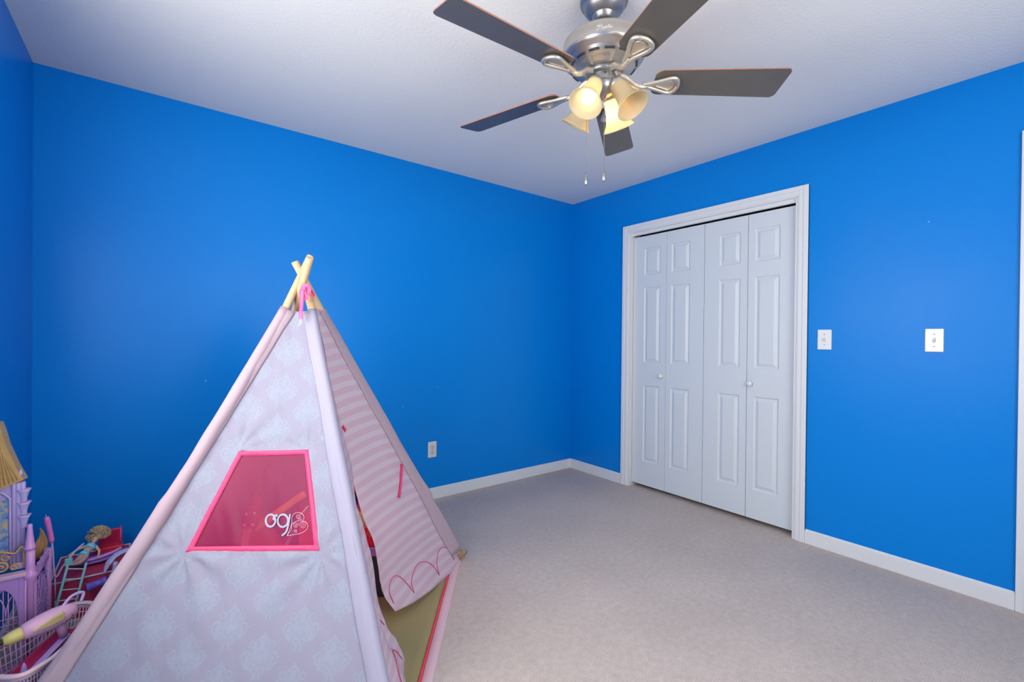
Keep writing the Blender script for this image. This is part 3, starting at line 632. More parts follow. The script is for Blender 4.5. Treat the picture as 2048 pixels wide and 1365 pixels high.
heart =[
[ (0.1330,0.5749),(0.1338,0.5778),(0.1347,0.5807),(0.1356,0.5836),(0.1364,0.5866),(0.1372,0.5897),(0.1380,0.5929),(0.1387,0.5965),(0.1395,0.6003),(0.1402,0.6042),(0.1408,0.6080),(0.1412,0.6117),(0.1414,0.6151),(0.1410,0.6181),(0.1402,0.6210),(0.1393,0.6236),(0.1383,0.6261),(0.1376,0.6285),(0.1375,0.6309),(0.1378,0.6334),(0.1385,0.6358),(0.1395,0.6382),(0.1407,0.6404),(0.1421,0.6423),(0.1436,0.6439),(0.1453,0.6452),(0.1473,0.6462),(0.1495,0.6469),(0.1518,0.6475),(0.1542,0.6477),(0.1567,0.6478),(0.1593,0.6475),(0.1622,0.6471),(0.1652,0.6463),(0.1681,0.6454),(0.1708,0.6443),(0.1731,0.6430),(0.1751,0.6416),(0.1768,0.6399),(0.1784,0.6381),(0.1796,0.6362),(0.1806,0.6341),(0.1811,0.6320),(0.1812,0.6298),(0.1808,0.6274),(0.1801,0.6250),(0.1793,0.6225),(0.1784,0.6200),(0.1777,0.6176) ],
[ (0.1696,0.6063),(0.1698,0.6077),(0.1699,0.6090),(0.1700,0.6104),(0.1702,0.6117),(0.1707,0.6130),(0.1715,0.6143),(0.1728,0.6156),(0.1744,0.6170),(0.1762,0.6184),(0.1782,0.6195),(0.1803,0.6203),(0.1823,0.6206),(0.1845,0.6202),(0.1869,0.6193),(0.1894,0.6181),(0.1918,0.6166),(0.1939,0.6150),(0.1957,0.6133),(0.1971,0.6115),(0.1983,0.6095),(0.1992,0.6074),(0.1999,0.6051),(0.2002,0.6029),(0.1999,0.6008),(0.1992,0.5986),(0.1980,0.5963),(0.1964,0.5940),(0.1945,0.5918),(0.1923,0.5898),(0.1900,0.5880),(0.1875,0.5864),(0.1850,0.5850),(0.1822,0.5838),(0.1790,0.5826),(0.1753,0.5815),(0.1709,0.5805),(0.1657,0.5794),(0.1597,0.5785),(0.1531,0.5775),(0.1463,0.5767),(0.1395,0.5758),(0.1330,0.5749) ],
[ (0.1330,0.5749),(0.1350,0.5782),(0.1373,0.5817),(0.1395,0.5851),(0.1416,0.5885),(0.1433,0.5917),(0.1444,0.5947),(0.1448,0.5974),(0.1445,0.6000),(0.1437,0.6025),(0.1430,0.6047),(0.1425,0.6069),(0.1426,0.6088),(0.1433,0.6105),(0.1444,0.6121),(0.1457,0.6134),(0.1472,0.6147),(0.1488,0.6158),(0.1504,0.6169),(0.1521,0.6179),(0.1539,0.6188),(0.1558,0.6196),(0.1577,0.6204),(0.1596,0.6211),(0.1615,0.6220) ],
[ (0.1674,0.6365),(0.1670,0.6334),(0.1654,0.6311),(0.1628,0.6297),(0.1598,0.6294),(0.1569,0.6302),(0.1546,0.6319),(0.1531,0.6342),(0.1526,0.6365),(0.1532,0.6386),(0.1546,0.6402),(0.1565,0.6409),(0.1585,0.6408),(0.1604,0.6401),(0.1618,0.6388),(0.1626,0.6373),(0.1626,0.6358),(0.1621,0.6346),(0.1611,0.6339),(0.1599,0.6337),(0.1588,0.6339),(0.1579,0.6345),(0.1574,0.6352),(0.1573,0.6359),(0.1575,0.6365),(0.1579,0.6368) ],
[ (0.1722,0.6194),(0.1737,0.6216),(0.1741,0.6242),(0.1734,0.6267),(0.1717,0.6289),(0.1693,0.6303),(0.1668,0.6309),(0.1645,0.6305),(0.1628,0.6293),(0.1619,0.6276),(0.1618,0.6257),(0.1626,0.6239),(0.1639,0.6226),(0.1656,0.6218),(0.1672,0.6217),(0.1686,0.6221),(0.1695,0.6230),(0.1699,0.6241),(0.1697,0.6252),(0.1691,0.6262),(0.1683,0.6268),(0.1674,0.6270),(0.1666,0.6269),(0.1661,0.6265),(0.1659,0.6260),(0.1660,0.6256) ],
[ (0.1635,0.6137),(0.1651,0.6100),(0.1648,0.6064),(0.1630,0.6035),(0.1601,0.6019),(0.1566,0.6016),(0.1532,0.6027),(0.1506,0.6048),(0.1490,0.6075),(0.1488,0.6102),(0.1499,0.6125),(0.1518,0.6139),(0.1542,0.6144),(0.1566,0.6138),(0.1585,0.6125),(0.1597,0.6108),(0.1600,0.6090),(0.1595,0.6075),(0.1584,0.6065),(0.1570,0.6062),(0.1556,0.6065),(0.1546,0.6071),(0.1540,0.6080),(0.1538,0.6089),(0.1542,0.6095),(0.1547,0.6099) ],
[ (0.1698,0.6054),(0.1699,0.6111),(0.1729,0.6156),(0.1780,0.6177),(0.1836,0.6172),(0.1885,0.6144),(0.1914,0.6101),(0.1919,0.6056),(0.1900,0.6019),(0.1864,0.5999),(0.1821,0.5999),(0.1783,0.6017),(0.1758,0.6046),(0.1752,0.6079),(0.1762,0.6107),(0.1786,0.6123),(0.1815,0.6126),(0.1841,0.6115),(0.1858,0.6097),(0.1864,0.6076),(0.1858,0.6059),(0.1845,0.6049),(0.1829,0.6048),(0.1815,0.6053),(0.1808,0.6063),(0.1807,0.6072) ],
[ (0.1637,0.5841),(0.1648,0.5856),(0.1652,0.5874),(0.1649,0.5892),(0.1640,0.5908),(0.1626,0.5920),(0.1609,0.5928),(0.1592,0.5930),(0.1577,0.5927),(0.1566,0.5919),(0.1559,0.5908),(0.1558,0.5896),(0.1561,0.5884),(0.1568,0.5874),(0.1577,0.5867),(0.1588,0.5863),(0.1598,0.5863),(0.1606,0.5866),(0.1611,0.5871),(0.1614,0.5878),(0.1614,0.5884),(0.1611,0.5890),(0.1607,0.5894),(0.1602,0.5896),(0.1598,0.5896),(0.1594,0.5894) ],
[ (0.1623,0.6363),(0.1900,0.6690) ],
]
def flatstroke(m, pl, w_, lift):
    P = [Vector((q[0]-.018, q[1], 0)) for q in pl]; A = []
    closed = (P[0]-P[-1]).length < 1e-4
    for i, q in enumerate(P):
        t = (P[(i+1) % (len(P)-1)] if closed and i == len(P)-1 else P[min(i+1, len(P)-1)])-(P[i-1] if i else (P[-2] if closed else P[0])); t.normalize(); n_ = Vector((-t.y, t.x, 0))
        A.append([m.bm.verts.new(onA(*(q+n_*w_*s_).xy, lift)) for s_ in (-.5, .5)])
    for a_, b_ in zip(A, A[1:]): m.face([a_[0], b_[0], b_[1], a_[1]], True)
m = MB()
for i, pl in enumerate(letters): flatstroke(m, pl, .0064 if i != 1 else .008, .0012+i*.0002)
m.build('printed_letters', M_LOGO, wf)
m = MB()
for i, pl in enumerate(heart): flatstroke(m, pl, .0017 if i < 3 else .0013, .0012+i*.0001)
m.build('printed_heart', M_LOGO2, wf)

# door side: upper striped panel that parts into two flaps blown inwards
DC = [(1.40, .0), (1.25, .025), (1.10, .060), (.94, .088), (.67, .118), (.53, .132), (.44, .124), (.305, .149), (.22, .172), (.19, .166), (.122, .147), (0, .13)]
WS = .72
def d_right(u_, w_):
    h = max(FB.half(w_), .02); s_ = min(1, abs(u_)/h); dc = smooth_table(DC, w_)
    e_ = 1-s_
    ex = 1.25+.75*max(0, min(1, (w_-.15)/.4))
    return dc*(1-s_)**ex+e_*min(1, w_*6+.2)*(.010*nz((u_*7, w_*2.2, 4))+.006*nz((u_*20+w_*5, w_*6, 9)))+(.007*math.sin(u_*26-w_*9)*e_*s_*2*(1-min(1, w_)))
def sag_uv(F, u_, w_):
    q = min(1, abs(u_)/max(.05, F.half(w_))); k = max(0, min(1, 1.3-w_)); return (u_, w_+k*(.040*(1-q)**2+.085*q*q))
def gridsheet(m, G, dfn, F=FB):
    V = [[m.bm.verts.new(F.at(a_, b_, dfn(a_, b_))) for a_, b_ in row] for row in G]
    for j in range(len(G)-1):
        for i in range(len(G[0])-1):
            q = [(j, i), (j, i+1), (j+1, i+1), (j+1, i)]; f = m.face([V[x][y] for x, y in q], True)
            if f:
                for l, (x, y) in zip(f.loops, q): l[m.uv].uv = sag_uv(F, *G[x][y])
def solid(o, t=.0014):
    md = o.modifiers.new('cloth_thickness', 'SOLIDIFY'); md.thickness = t; md.offset = 0; return o
def hem(u_): return lerp_table([(0, .122), (.1, .086), (.25, .048), (.36, .025), (.45, .010), (.6, .005)], u_)
def uR(w_): return lerp_table([(0, .0), (.14, .0), (.19, -.004), (.23, -.05), (.30, -.012), (.45, .0), (.75, 0)], w_)
m = MB(); ns, nw = 60, 130; G = []
for j in range(nw+1):
    row = []
    for i in range(ns+1):
        t = i/ns
        # columns fan from the centre edge to the pole
        w_ = hem(.575*t)+(WTOP-hem(.575*t))*(j/nw)
        h = FB.half(w_)-.004; ue = uR(w_) if w_ < .25 else 0.0
        row.append((ue*(1-t)**6*.6+h*t, w_))
    G.append(row)
gridsheet(m, G, d_right); solid(m.build('door_flap', M_STR, tent, keep=True, label='right striped door flap with scalloped cord'))
def uL(w_): return lerp_table([(0, -.20), (.03, -.20), (.12, -.19), (.17, -.215), (.30, -.185), (.45, -.14), (.60, -.075), (.70, -.015), (.75, 0)], w_)
def dL(w_): return lerp_table([(0, .076), (.02, .076), (.14, .090), (.25, .095), (.44, .080), (.58, .098), (.68, .115), (.75, .108)], w_)
def d_left(u_, w_):
    h = FB.half(w_); ue = uL(w_); t = (u_+h)/(ue+h); t = max(0, min(1, t)); dl = dL(min(w_, .75))*t**.85+.014*math.sin(t*PI)*math.sin(t*7+w_*6)+.006*nz((u_*20, w_*5, 3))*t
    b_ = max(0, min(1, (w_-.60)/.18)); b_ = b_*b_*(3-2*b_); return dl*(1-b_)+(d_right(u_, w_)+.004)*b_
m = MB(); ns, nw = 40, 130; G = []
for j in range(nw+1):
    w_ = .012+(WTOP-.012)*j/nw; h = FB.half(w_)-.004; ue = uL(w_)+(.02*min(1, (w_-.72)/.1) if w_ > .72 else 0); G.append([(-h+(ue+h)*i/ns, w_+.0) for i in range(ns+1)])
gridsheet(m, G, d_left); solid(m.build('door_flap', M_STR, tent, keep=True, label='left striped door flap, pushed inside'))
# cords and tie ribbons
def onB(u_, w_, l=.002): return FB.at(u_, w_, d_right(u_, w_)-l)
def onL(u_, w_, l=.002): return FB.at(u_, w_, d_left(u_, w_)-l)
m = MB()
def scallop(cus): 
    out = []
    for k, (a_, b_) in enumerate(zip(cus, cus[1:])):
        seg = []
        for i in range(17):
            t = i/16; uu = a_+(b_-a_)*t; base_ = hem(max(0, uu))+.032; seg.append((uu, base_+.105*(math.sin(PI*t)**.55)))
        out += seg if not out else seg[1:]
    return out
m.tube([onB(*q, .0025) for q in scallop((.018, .13, .33, .50))], .0016, 6)
m.build('scallop_cord', M_CORD, tent)
m = MB()
m.tube([onL(a_, b_, .003) for a_, b_ in ((-.31, .30), (-.27, .25), (-.235, .20))], .0015, 6)
m.tube([onL(*q, .003) for q in [(-.36+.13*t, .06+.07*math.sin(PI*t)**.6) for t in span(0, 1, 12)]], .0015, 6)
m.build('scallop_cord', M_CORD, tent)
m = MB()
def ribbon(m, pts, w_, side): 
    P = [Vector(p) for p in pts]; sd = Vector(side).normalized(); V = [[m.bm.verts.new(p+sd*w_*s_) for s_ in (-.5, .5)] for p in P]
    for a_, b_ in zip(V, V[1:]): m.face([a_[0], a_[1], b_[1], b_[0]], True)
P_ = [onB(.268-.0105*k, .640-.0135*k, .007+.001*math.sin(k)) for k in range(10)]
ribbon(m, P_, .013, right); solid(m.build('tie_ribbon', M_CORD, tent, keep=True))
m = MB(); q1 = FB.at(-.03, .905, d_right(-.03, .905)-.006); ribbon(m, [q1+Vector((0, 0, .012)), q1+right*.008, q1+right*.014-Vector((0, 0, .008))], .014, (0.3, -.2, .9)); solid(m.build('tie_ribbon', M_CORD, tent, keep=True))
m = MB(); ribbon(m, [onL(*q, .006) for q in cr([(-.355, .555, 0), (-.31, .57, 0), (-.27, .535, 0), (-.24, .485, 0)], 5) for q in [(q.x, q.y)]], .010, (0, 0, 1)); solid(m.build('tie_ribbon', M_BIND, tent, keep=True))

# sleeves sewn round the poles
def dA_(u_, w_): return panel_d(FA, u_, w_, 1, .03)
def sleeve(key, mt, r0, r1, w_top, bump=0, amp=1.0, wings=()):
    A, mid, top = POLES[key]; L = mid-A; pts = []; R = []
    for i in range(41):
        t = i/40; z = .055+(w_top-.055)*t; p = A+L*(z/L.z)+bow(key, z/L.z); pts.append(p); rr = r0+(r1-r0)*t**.8
        rr += amp*(.0022*nz((t*14, A.x*9, 3))+.0012*nz((t*40, A.y*9, 7)))
        if bump: rr += .008*math.exp(-((z-bump)/.035)**2)
        R.append(rr)
    m = MB(); m.tube(pts, R, 26, cap=False); m.bm.normal_update()
    for v_ in list(m.bm.verts):
        q = v_.co; v_.co = q+v_.normal*amp*min(1, .12+max(0, 1.25-q.z)*1.6)*(.0060*nz((q.x*16, q.y*16, q.z*3.5))+.0035*nz((q.x*30, q.y*30, q.z*11))+.0018*nz((q.x*60, q.y*60, q.z*40)))
    for F, sg, dfn, tint in wings:        # fabric pulled from the pole on to the stitched edge of each panel
        rows = []
        for i in range(61):
            t = i/60; z = .06+(w_top-.008-.06)*t; w_ = z/F.w.z; p = A+L*(z/L.z)+bow(key, z/L.z); rr = (r0+(r1-r0)*t**.8)*1.0
            wd = .075-.038*t+.006*nz((t*5, A.x*3, 8)); ue = sg*(F.half(w_)-wd); q1 = F.at(ue, w_, dfn(ue, w_)-.0030); q0 = p+F.n*rr
            q0 = q0+(p-q0).normalized()*.0006; row = []
            for k in range(9):
                s_ = k/8; q = q0.lerp(q1, s_)+F.n*(.0035*math.sin(PI*s_))+F.n*(.0022*math.sin(PI*s_)*nz((t*9+s_*2, s_*3, A.x*5))); row.append(m.bm.verts.new(q))
            rows.append(row)
        for ra, rb in zip(rows, rows[1:]):
            for k in range(8): m.face([ra[k], ra[k+1], rb[k+1], rb[k]], True)
    return solid(m.build('pole_sleeve', mt, tent, keep=True))
sleeve('P1', M_SLV, .026, .0185, 1.298, .40, .45, [(FB, 1, d_right, 0)])
sleeve('P2', M_SLV2, .0175, .0168, 1.290, 0, .25, [(FA, 1, dA_, 0)])
sleeve('P3', M_SLV, .027, .0180, 1.298, 0, .8, [(FA, -1, dA_, 0)])
sleeve('P4', M_SLV, .024, .0175, 1.29)
# floor mat and border
M_MAT = mat('olive_floor_mat', (.32, .275, .125), .7, 0, .3, vary=.10, vs=6, bump=.25, bs=12, dist=.004)
M_BORD = mat('pink_border_fabric', (.70, .46, .50), .8)
PE = P1+dd*SD; inw = nn_; m = MB(); q = [P1.lerp(CT, .03)+inw*.03, PE+inw*.045, P3.lerp(CT, .02), P4.lerp(CT, .02)]
us = span(0, 1, 30)
m.grid(lambda s_, t_: (q[1].lerp(q[0], s_)).lerp(q[2].lerp(q[3], s_), t_)+Vector((0, 0, .004+.0025*(nz((s_*4, t_*4, 2))+.5))), us, us)
solid(m.build('floor_mat', M_MAT, tent, keep=True, label='olive green floor mat'), .002)
def strip3(a0, a1, b0, b1, z0, z1, name, mt, label=None):
    m = MB(); N = 30; rows = []
    for t, z in ((0, .001), (.1, z1), (.5, z1+.001), (.9, z1), (1, .001)):
        rows.append([m.bm.verts.new(a0.lerp(a1, i/N).lerp(b0.lerp(b1, i/N), t)+Vector((0, 0, z+.0008*nz((i*.6, t*3, 1))))) for i in range(N+1)])
    for ra, rb in zip(rows, rows[1:]):
        for i in range(N): m.face([ra[i], ra[i+1], rb[i+1], rb[i]], True)
    return m.build(name, mt, tent, label=label)
PE = P1+dd*SD; inw = nn_          # from P1-P2 line into the tent
strip3(P1+dd*.015, PE, P1+dd*.03+inw*.040, PE+inw*.040, 0, .007, 'base_border', M_BORD)
strip3(P1+dd*.03+inw*.040, PE+inw*.040, P1+dd*.035+inw*.049, PE+inw*.049, 0, .009, 'base_piping', mat('coral_red_piping', (.85, .06, .09), .6), 'red piping')
# corner tie round the visible pole foot
M_TAN = mat('tan_corner_tie', (.42, .25, .15), .75)
m = MB(); A = Vector((P1.x, P1.y, 0)); L = (POLES['P1'][1]-A).normalized()
for k, (h_, rr) in enumerate(((.012, .020), (.026, .018), (.040, .019))):
    pp = A+L*h_; X_, Y_, Z_ = frame(L); m.tube([pp+(X_*math.cos(t)+Y_*math.sin(t))*rr for t in span(0, 2*PI, 16)[:-1]], .0055, 8, closed=True)
m.tube(cr([A+Vector((.0, -.01, .045)), A+Vector((.02, -.02, .05)), A+Vector((.03, -.01, .03)), A+Vector((.02, .0, .012))], 5), .004, 8)
m.build('corner_tie', M_TAN, tent)

# lashing ribbon at the top
M_RIB = mat('bright_pink_ribbon', (.95, .10, .28), .5)
m = MB(); kc = c0+away*-.052+right*.024+Vector((0, 0, -.050))
def K(x, y, z): return kc+right*x+away*y+Vector((0, 0, z))
def rb(pts, w_=.0085): m.tube(cr([K(*p) for p in pts], 6), w_, 10, flat=.20, up=away)
rb([(-.030, .03, .018), (-.022, .012, .014), (-.008, -.004, .004), (.004, -.010, -.004)], .006)
rb([(-.006, -.010, -.004), (.000, -.014, .018), (.014, -.012, .020), (.018, -.006, .004), (.008, -.012, -.014), (-.006, -.012, -.020), (-.012, -.008, -.008), (-.004, -.014, .006), (.008, -.016, .008)], .009)
rb([(.016, -.004, .012), (.022, .012, .0), (.018, .034, -.012), (-.010, .050, -.010)], .006)
rb([(.010, -.014, -.002), (-.004, -.018, -.018), (.006, -.016, -.034), (.012, -.012, -.022), (.006, -.014, -.008)], .006)
rb([(-.004, -.018, .006), (-.003, -.022, -.030), (.000, -.032, -.062), (.003, -.042, -.080), (.005, -.048, -.098), (.006, -.050, -.112)], .0080)
m.build('lashing_ribbon', M_RIB, tent)
m = MB(); m.tube([K(.004, -.051, -.110), K(.000, -.054, -.140)], .0008, 5); m.tube([K(.008, -.051, -.110), K(.010, -.054, -.122), K(.008, -.055, -.134)], .0008, 5)
m.build('loose_threads', mat('white_thread', (.85, .85, .85), .8), tent)

# ---------------------------------------------------------------- things inside the teepee
def plas(name, col, rough=.35, **k): return mat(name, col, rough, 0, .5, **k)
M_RED = plas('red_plastic', (.85, .03, .07)); M_ORG = plas('orange_foam', (1.0, .58, .08), .6); M_PINK = plas('pink_plastic', (.90, .22, .50))
M_LAV = plas('lavender_plastic', (.52, .36, .74)); M_PUR = plas('purple_plastic', (.42, .20, .55)); M_TEAL = plas('aqua_plastic', (.22, .62, .62)); M_MAG = plas('magenta_plastic', (.62, .06, .35))
M_GOLD = plas('golden_plastic', (.66, .40, .13), .4, vary=.2, vs=40); M_SKIN = plas('doll_skin', (.80, .47, .34), .5); M_WHT = plas('white_plastic', (.8, .8, .85))
def D(rt, aw, z): return loc(rt, aw, z)           # point inside the tent: right / away from the tent's middle
# bean bag: soft, peaked, red
BG = D(-.275, .10, 0); bag = empty('bean_bag', (BG.x, BG.y, .006), 'soft red bean bag with a peaked top inside the teepee behind the pink window', 'bean bag')
m = MB(); us = span(0, 2*PI, 40)
def bagpt(a_, t_):
    rr = .165*math.sin(PI*(.12+.88*(1-t_))*.62)**.8*(1-t_**3*.95); z = .008+.44*t_**1.05
    rr *= 1+.05*math.sin(a_*5+t_*3)+.04*nz((math.cos(a_)*2, math.sin(a_)*2, t_*3)); c_ = Vector((BG.x+.03*t_, BG.y+.06*t_, z))
    return c_+Vector((math.cos(a_), math.sin(a_), 0))*rr
m.grid(bagpt, us, span(0, 1, 24)); m.build('bag_body', mat('red_fabric', (.85, .03, .07), .8, vary=.1), bag)
m = MB(); top_ = bagpt(0, 1); m.lathe([(.022, -.01), (.014, .012), (.020, .030), (.010, .038), (0, .04)], top_, n=16); m.build('gathered_top', mat('red_fabric_top', (.70, .02, .05), .8), bag)
# toy guitar leaning against the bean bag
def guitar():
    base_ = D(-.14, -.27, .0); e = empty('toy_guitar', base_, 'small dark red toy guitar seen through the pink window, headstock up', 'toy guitar')
    ax = (D(-.19, -.03, .50)-D(-.14, -.27, .03)).normalized(); X_ = (right-ax*right.dot(ax)).normalized(); N_ = X_.cross(ax).normalized()
    if N_.dot(away) > 0: N_ = -N_
    Mx = Matrix((X_, ax, X_.cross(ax))).transposed().to_4x4(); Mx.translation = D(-.14, -.27, .022)
    Mx = Mx @ Matrix.Scale(1.13, 4)
    s_ = 1 if X_.cross(ax).dot(away) < 0 else -1
    body = [(x, y) for x, y in [(p.x, p.y) for p in cr([(0, 0, 0), (.07, .01, 0), (.095, .06, 0), (.06, .115, 0), (.068, .16, 0), (.03, .20, 0), (0, .205, 0), (-.03, .20, 0), (-.068, .16, 0), (-.06, .115, 0), (-.095, .06, 0), (-.07, .01, 0)], 4, True)]]
    m = MB(); m.prism(body, -.02, .02, Mx); m.build('guitar_body', M_RED, e)
    MB().lathe([(.022, 0), (.022, .001), (0, .001)], Mx @ Vector((0, .13, s_*.0205)), Mx.to_3x3() @ Vector((0, 0, s_)), 24).build('sound_hole', M_SLOT, e)
    m = MB(); m.box(-.012, .012, .19, .40, s_*.01-.008, s_*.01+.012, Mx, bev=.002); m.build('guitar_neck', plas('neck_wood', (.55, .18, .12)), e)
    m = MB(); m.prism([(-.014, .395), (.014, .395), (.024, .41), (.024, .455), (.012, .475), (0, .480), (-.012, .475), (-.024, .455), (-.024, .41)], -.006, .012, Mx); hd = m.build('headstock', plas('dark_red_headstock', (.30, .01, .02)), e)
    for x in (-.014, .014):
        for y in (.415, .452): MB().lathe([(.005, 0), (.005, .006), (.003, .008), (0, .008)], Mx @ Vector((x, y, s_*.010)), Mx.to_3x3() @ Vector((0, 0, s_)), 14).build('tuning_peg', M_WHT, hd)
    m = MB()
    for x in (-.006, -.002, .002, .006): m.tube([Mx @ Vector((x, .07, s_*.026)), Mx @ Vector((x, .41, s_*.026))], .0005, 4)
    m.build('strings', M_WHT, e)
guitar()
def tube_thing(name, A, B, rad, mt, label, cat, mt2=None):
    A = Vector(A); B = Vector(B); e = empty(name, A, label, cat); d_ = (B-A).normalized(); L_ = (B-A).length
    MB().lathe([(0, 0), (rad*.85, 0), (rad, rad*.2), (rad, L_-rad*.4), (rad*.8, L_), (0, L_)], A, d_, 24).build('tube_body', mt, e)
    MB().lathe([(rad*1.04, L_*.06), (rad*1.06, L_*.08), (rad*1.06, L_*.12), (rad*1.04, L_*.14)], A, d_, 24, cap=False).build('end_band', mt2 or mt, e); return e

def boxthing(name, rt, aw, hx, hy, z0, z1, mt, label, cat, lid=None, rot=0.0):
    c_ = D(rt, aw, z0); e = empty(name, c_, label, cat)
    Mx = Matrix.Translation(D(rt, aw, 0)) @ Matrix.Rotation(math.atan2(right.y, right.x)+rot, 4, 'Z')
    MB().box(-hx, hx, -hy, hy, z0, z1, Mx, bev=.006).build('box_body', mt, e)
    if lid: MB().box(-hx-.004, hx+.004, -hy-.004, hy+.004, z1-.018, z1+.004, Mx, bev=.004).build('lid', lid, e)
    return e, Mx
boxthing('toy_box', -.010, .275, .095, .095, .008, .425, M_RED, 'tall red toy box inside the teepee, behind the orange foam bat', 'toy box', plas('deep_red_lid', (.45, .01, .04)))
tube_thing('foam_bat', D(-.235, -.005, .375), D(-.050, .125, .505), .0155, M_ORG, 'orange foam bat lying slanted behind the pink teepee window', 'bat', plas('dark_orange_band', (.75, .22, .03)))
tube_thing('toy_wand', D(-.19, -.22, .008), D(-.035, .115, .450), .009, plas('mauve_plastic', (.30, .20, .36)), 'mauve toy wand leaning upright beside the orange foam bat', 'wand', M_LAV)
boxthing('dark_interior_box', .205, .275, .085, .075, .008, .190, plas('interior_dark', (.04, .042, .055), .8), 'charcoal box standing in for the dark tent interior, under the stack behind the teepee door', 'storage bin')  # added box; its charcoal colour stands in for the tent's dark interior
boxthing('game_box', .205, .270, .080, .070, .1905, .232, M_PUR, 'flat purple game box under the red box in the teepee', 'game box', rot=.05)
e, Mx = boxthing('gift_box', .203, .262, .075, .062, .2365, .330, plas('bright_red_card', (.80, .02, .05)), 'bright red box with golden squiggles, between the purple box and the woven basket', 'box', rot=-.03)
m = MB()
for k in range(7): m.tube([Mx @ Vector((-.07+.02*k+.008*math.cos(t*2), -.0635, .300+.016*math.sin(t*3+k))) for t in span(0, 3, 10)], .0014, 5)
m.build('golden_squiggle', M_GOLD, e)
# woven basket
e = empty('woven_basket', D(.20, .255, .331), 'small golden woven basket on top of the red box inside the teepee door', 'basket')
Mx = Matrix.Translation(D(.20, .255, 0)) @ Matrix.Rotation(math.atan2(right.y, right.x), 4, 'Z'); m = MB(); m.box(-.062, .062, -.055, .055, .331, .400, Mx, bev=.003)
for k in range(12):
    x = -.060+.0109*k; m.tube([Mx @ Vector((x, -.0565, .333)), Mx @ Vector((x+.012 if k < 11 else x, -.0575, .40))], .0028, 6)
    m.tube([Mx @ Vector((.0635, -.054+.0098*k, .333)), Mx @ Vector((.0635, -.054+.0098*k, .40))], .0028, 6)
m.build('woven_wall', plas('yellow_wicker', (.90, .68, .22), .6), e)
m = MB()
m.tube([Mx @ Vector(q) for q in ((-.063, -.056, .404), (.063, -.056, .404), (.063, .056, .404), (-.063, .056, .404))], .005, 8, closed=True); m.build('rim', plas('wicker_rim', (.55, .33, .07), .6), e)
boxthing('plastic_tub', .198, .255, .050, .044, .401, .440, M_MAG, 'small magenta tub sitting on the woven basket', 'tub')

# ---------------------------------------------------------------- toys in the corner beside the teepee
def lattice(m, fn, w_, h_, z0, arch=True, th=.0014, n=5, rows=9):
    """bars over a w_ x h_ field; fn(x, z) -> world point"""
    for i in range(1, n):
        x = w_*i/n; top_ = z0+h_*(.62+.38*math.sin(PI*i/n)**.7) if arch else z0+h_
        m.tube([fn(x, z0), fn(x, top_)], th, 6)
    for j in range(1, rows):
        z = z0+h_*j/rows
        if arch and z > z0+h_*.64: continue
        m.tube([fn(0, z), fn(w_, z)], th, 6)
    if arch:
        za = z0+h_*.62; R_ = w_/2
        for rr, cx in ((R_, w_/2), (R_*.72, w_*.14+R_*.72*0+w_*.0), (R_*.72, w_*.86)):
            P_ = []
            for t in span(0, PI, 18):
                x = cx+rr*math.cos(t); z = za+h_*.38*(rr/R_)*math.sin(t)
                if -.0001 <= x <= w_+.0001: P_.append(fn(x, z))
            if len(P_) > 2: m.tube(P_, th*1.2, 6)
def scroll(m, fn, cx, cz, r0, turns, a0, sg, th):
    m.tube([fn(cx+r0*(1-.85*t)*math.cos(a0+sg*t*turns*2*PI), cz+r0*(1-.85*t)*math.sin(a0+sg*t*turns*2*PI)) for t in span(0, 1, 22)], th, 6)
M_CAS = plas('lilac_castle_plastic', (.56, .30, .66)); M_CAS2 = plas('pale_lilac_plastic', (.58, .46, .76)); M_CAS3 = plas('pink_lilac_plastic', (.70, .34, .68))
cas = empty('toy_castle', (-.40, 2.36, 0), 'lilac toy castle with lattice walls and golden roof standing in the corner', 'toy castle')
X0, X1, YF = -.453, -.376, 2.32
ff = lambda x, z: Vector((X0+x, YF, z))
m = MB(); m.box(X1-.016, X1, YF-.005, YF+.006, 0, .335, bev=.002); m.box(X0, X1, YF-.005, YF+.006, 0, .03, bev=.002)
# solid spandrel over the arch
pl = [(X0, .345), (X1, .335), (X1, .20)]+[(-.4365+.0445*math.cos(t)*1.0 if True else 0, .205+.098*math.sin(t)) for t in span(0, PI/2, 10)]+[(X0, .300)]
m.bm.verts.ensure_lookup_table()
A_ = [m.bm.verts.new((x, YF-.004, z)) for x, z in pl]; B_ = [m.bm.verts.new((x, YF+.005, z)) for x, z in pl]
m.face(A_); m.face(B_[::-1])
for k in range(len(pl)): m.face([A_[k], A_[(k+1) % len(pl)], B_[(k+1) % len(pl)], B_[k]])
m.build('front_wall', M_CAS, cas)
m = MB(); lattice(m, ff, .061, .285, .02, True, .0015, 5, 13)
for k in range(5): scroll(m, ff, .054, .07+.028*k, .0065, 1.2, k, 1 if k % 2 else -1, .0011)
m.tube([ff(.0165+.0445*math.cos(t), .205+.098*math.sin(t)) for t in span(0, PI/2, 12)], .003, 6)
m.build('lattice_window', M_CAS3, cas)
m = MB(); m.box(X0, X1+.004, YF-.014, YF+.02, .336, .350, bev=.003); m.build('ledge', plas('pink_ledge', (.80, .50, .62)), cas)
# corner post with cone turret
m = MB(); m.lathe([(.010, 0), (.010, .30), (.012, .305), (.018, .325), (.020, .335), (.013, .345), (.0125, .36), (.012, .425)], (-.364, 2.325, 0), n=20)
m.tube([(-.374, 2.314, .02), (-.374, 2.314, .33)], .003, 6); m.build('corner_post', M_CAS3, cas)
MB().lathe([(.0155, .424), (.0165, .430), (.0135, .436), (.0095, .470), (.0070, .500), (.0070, .510), (.005, .513), (0, .514)], (-.3655, 2.325, 0), n=20).build('cone_turret', M_CAS3, cas)
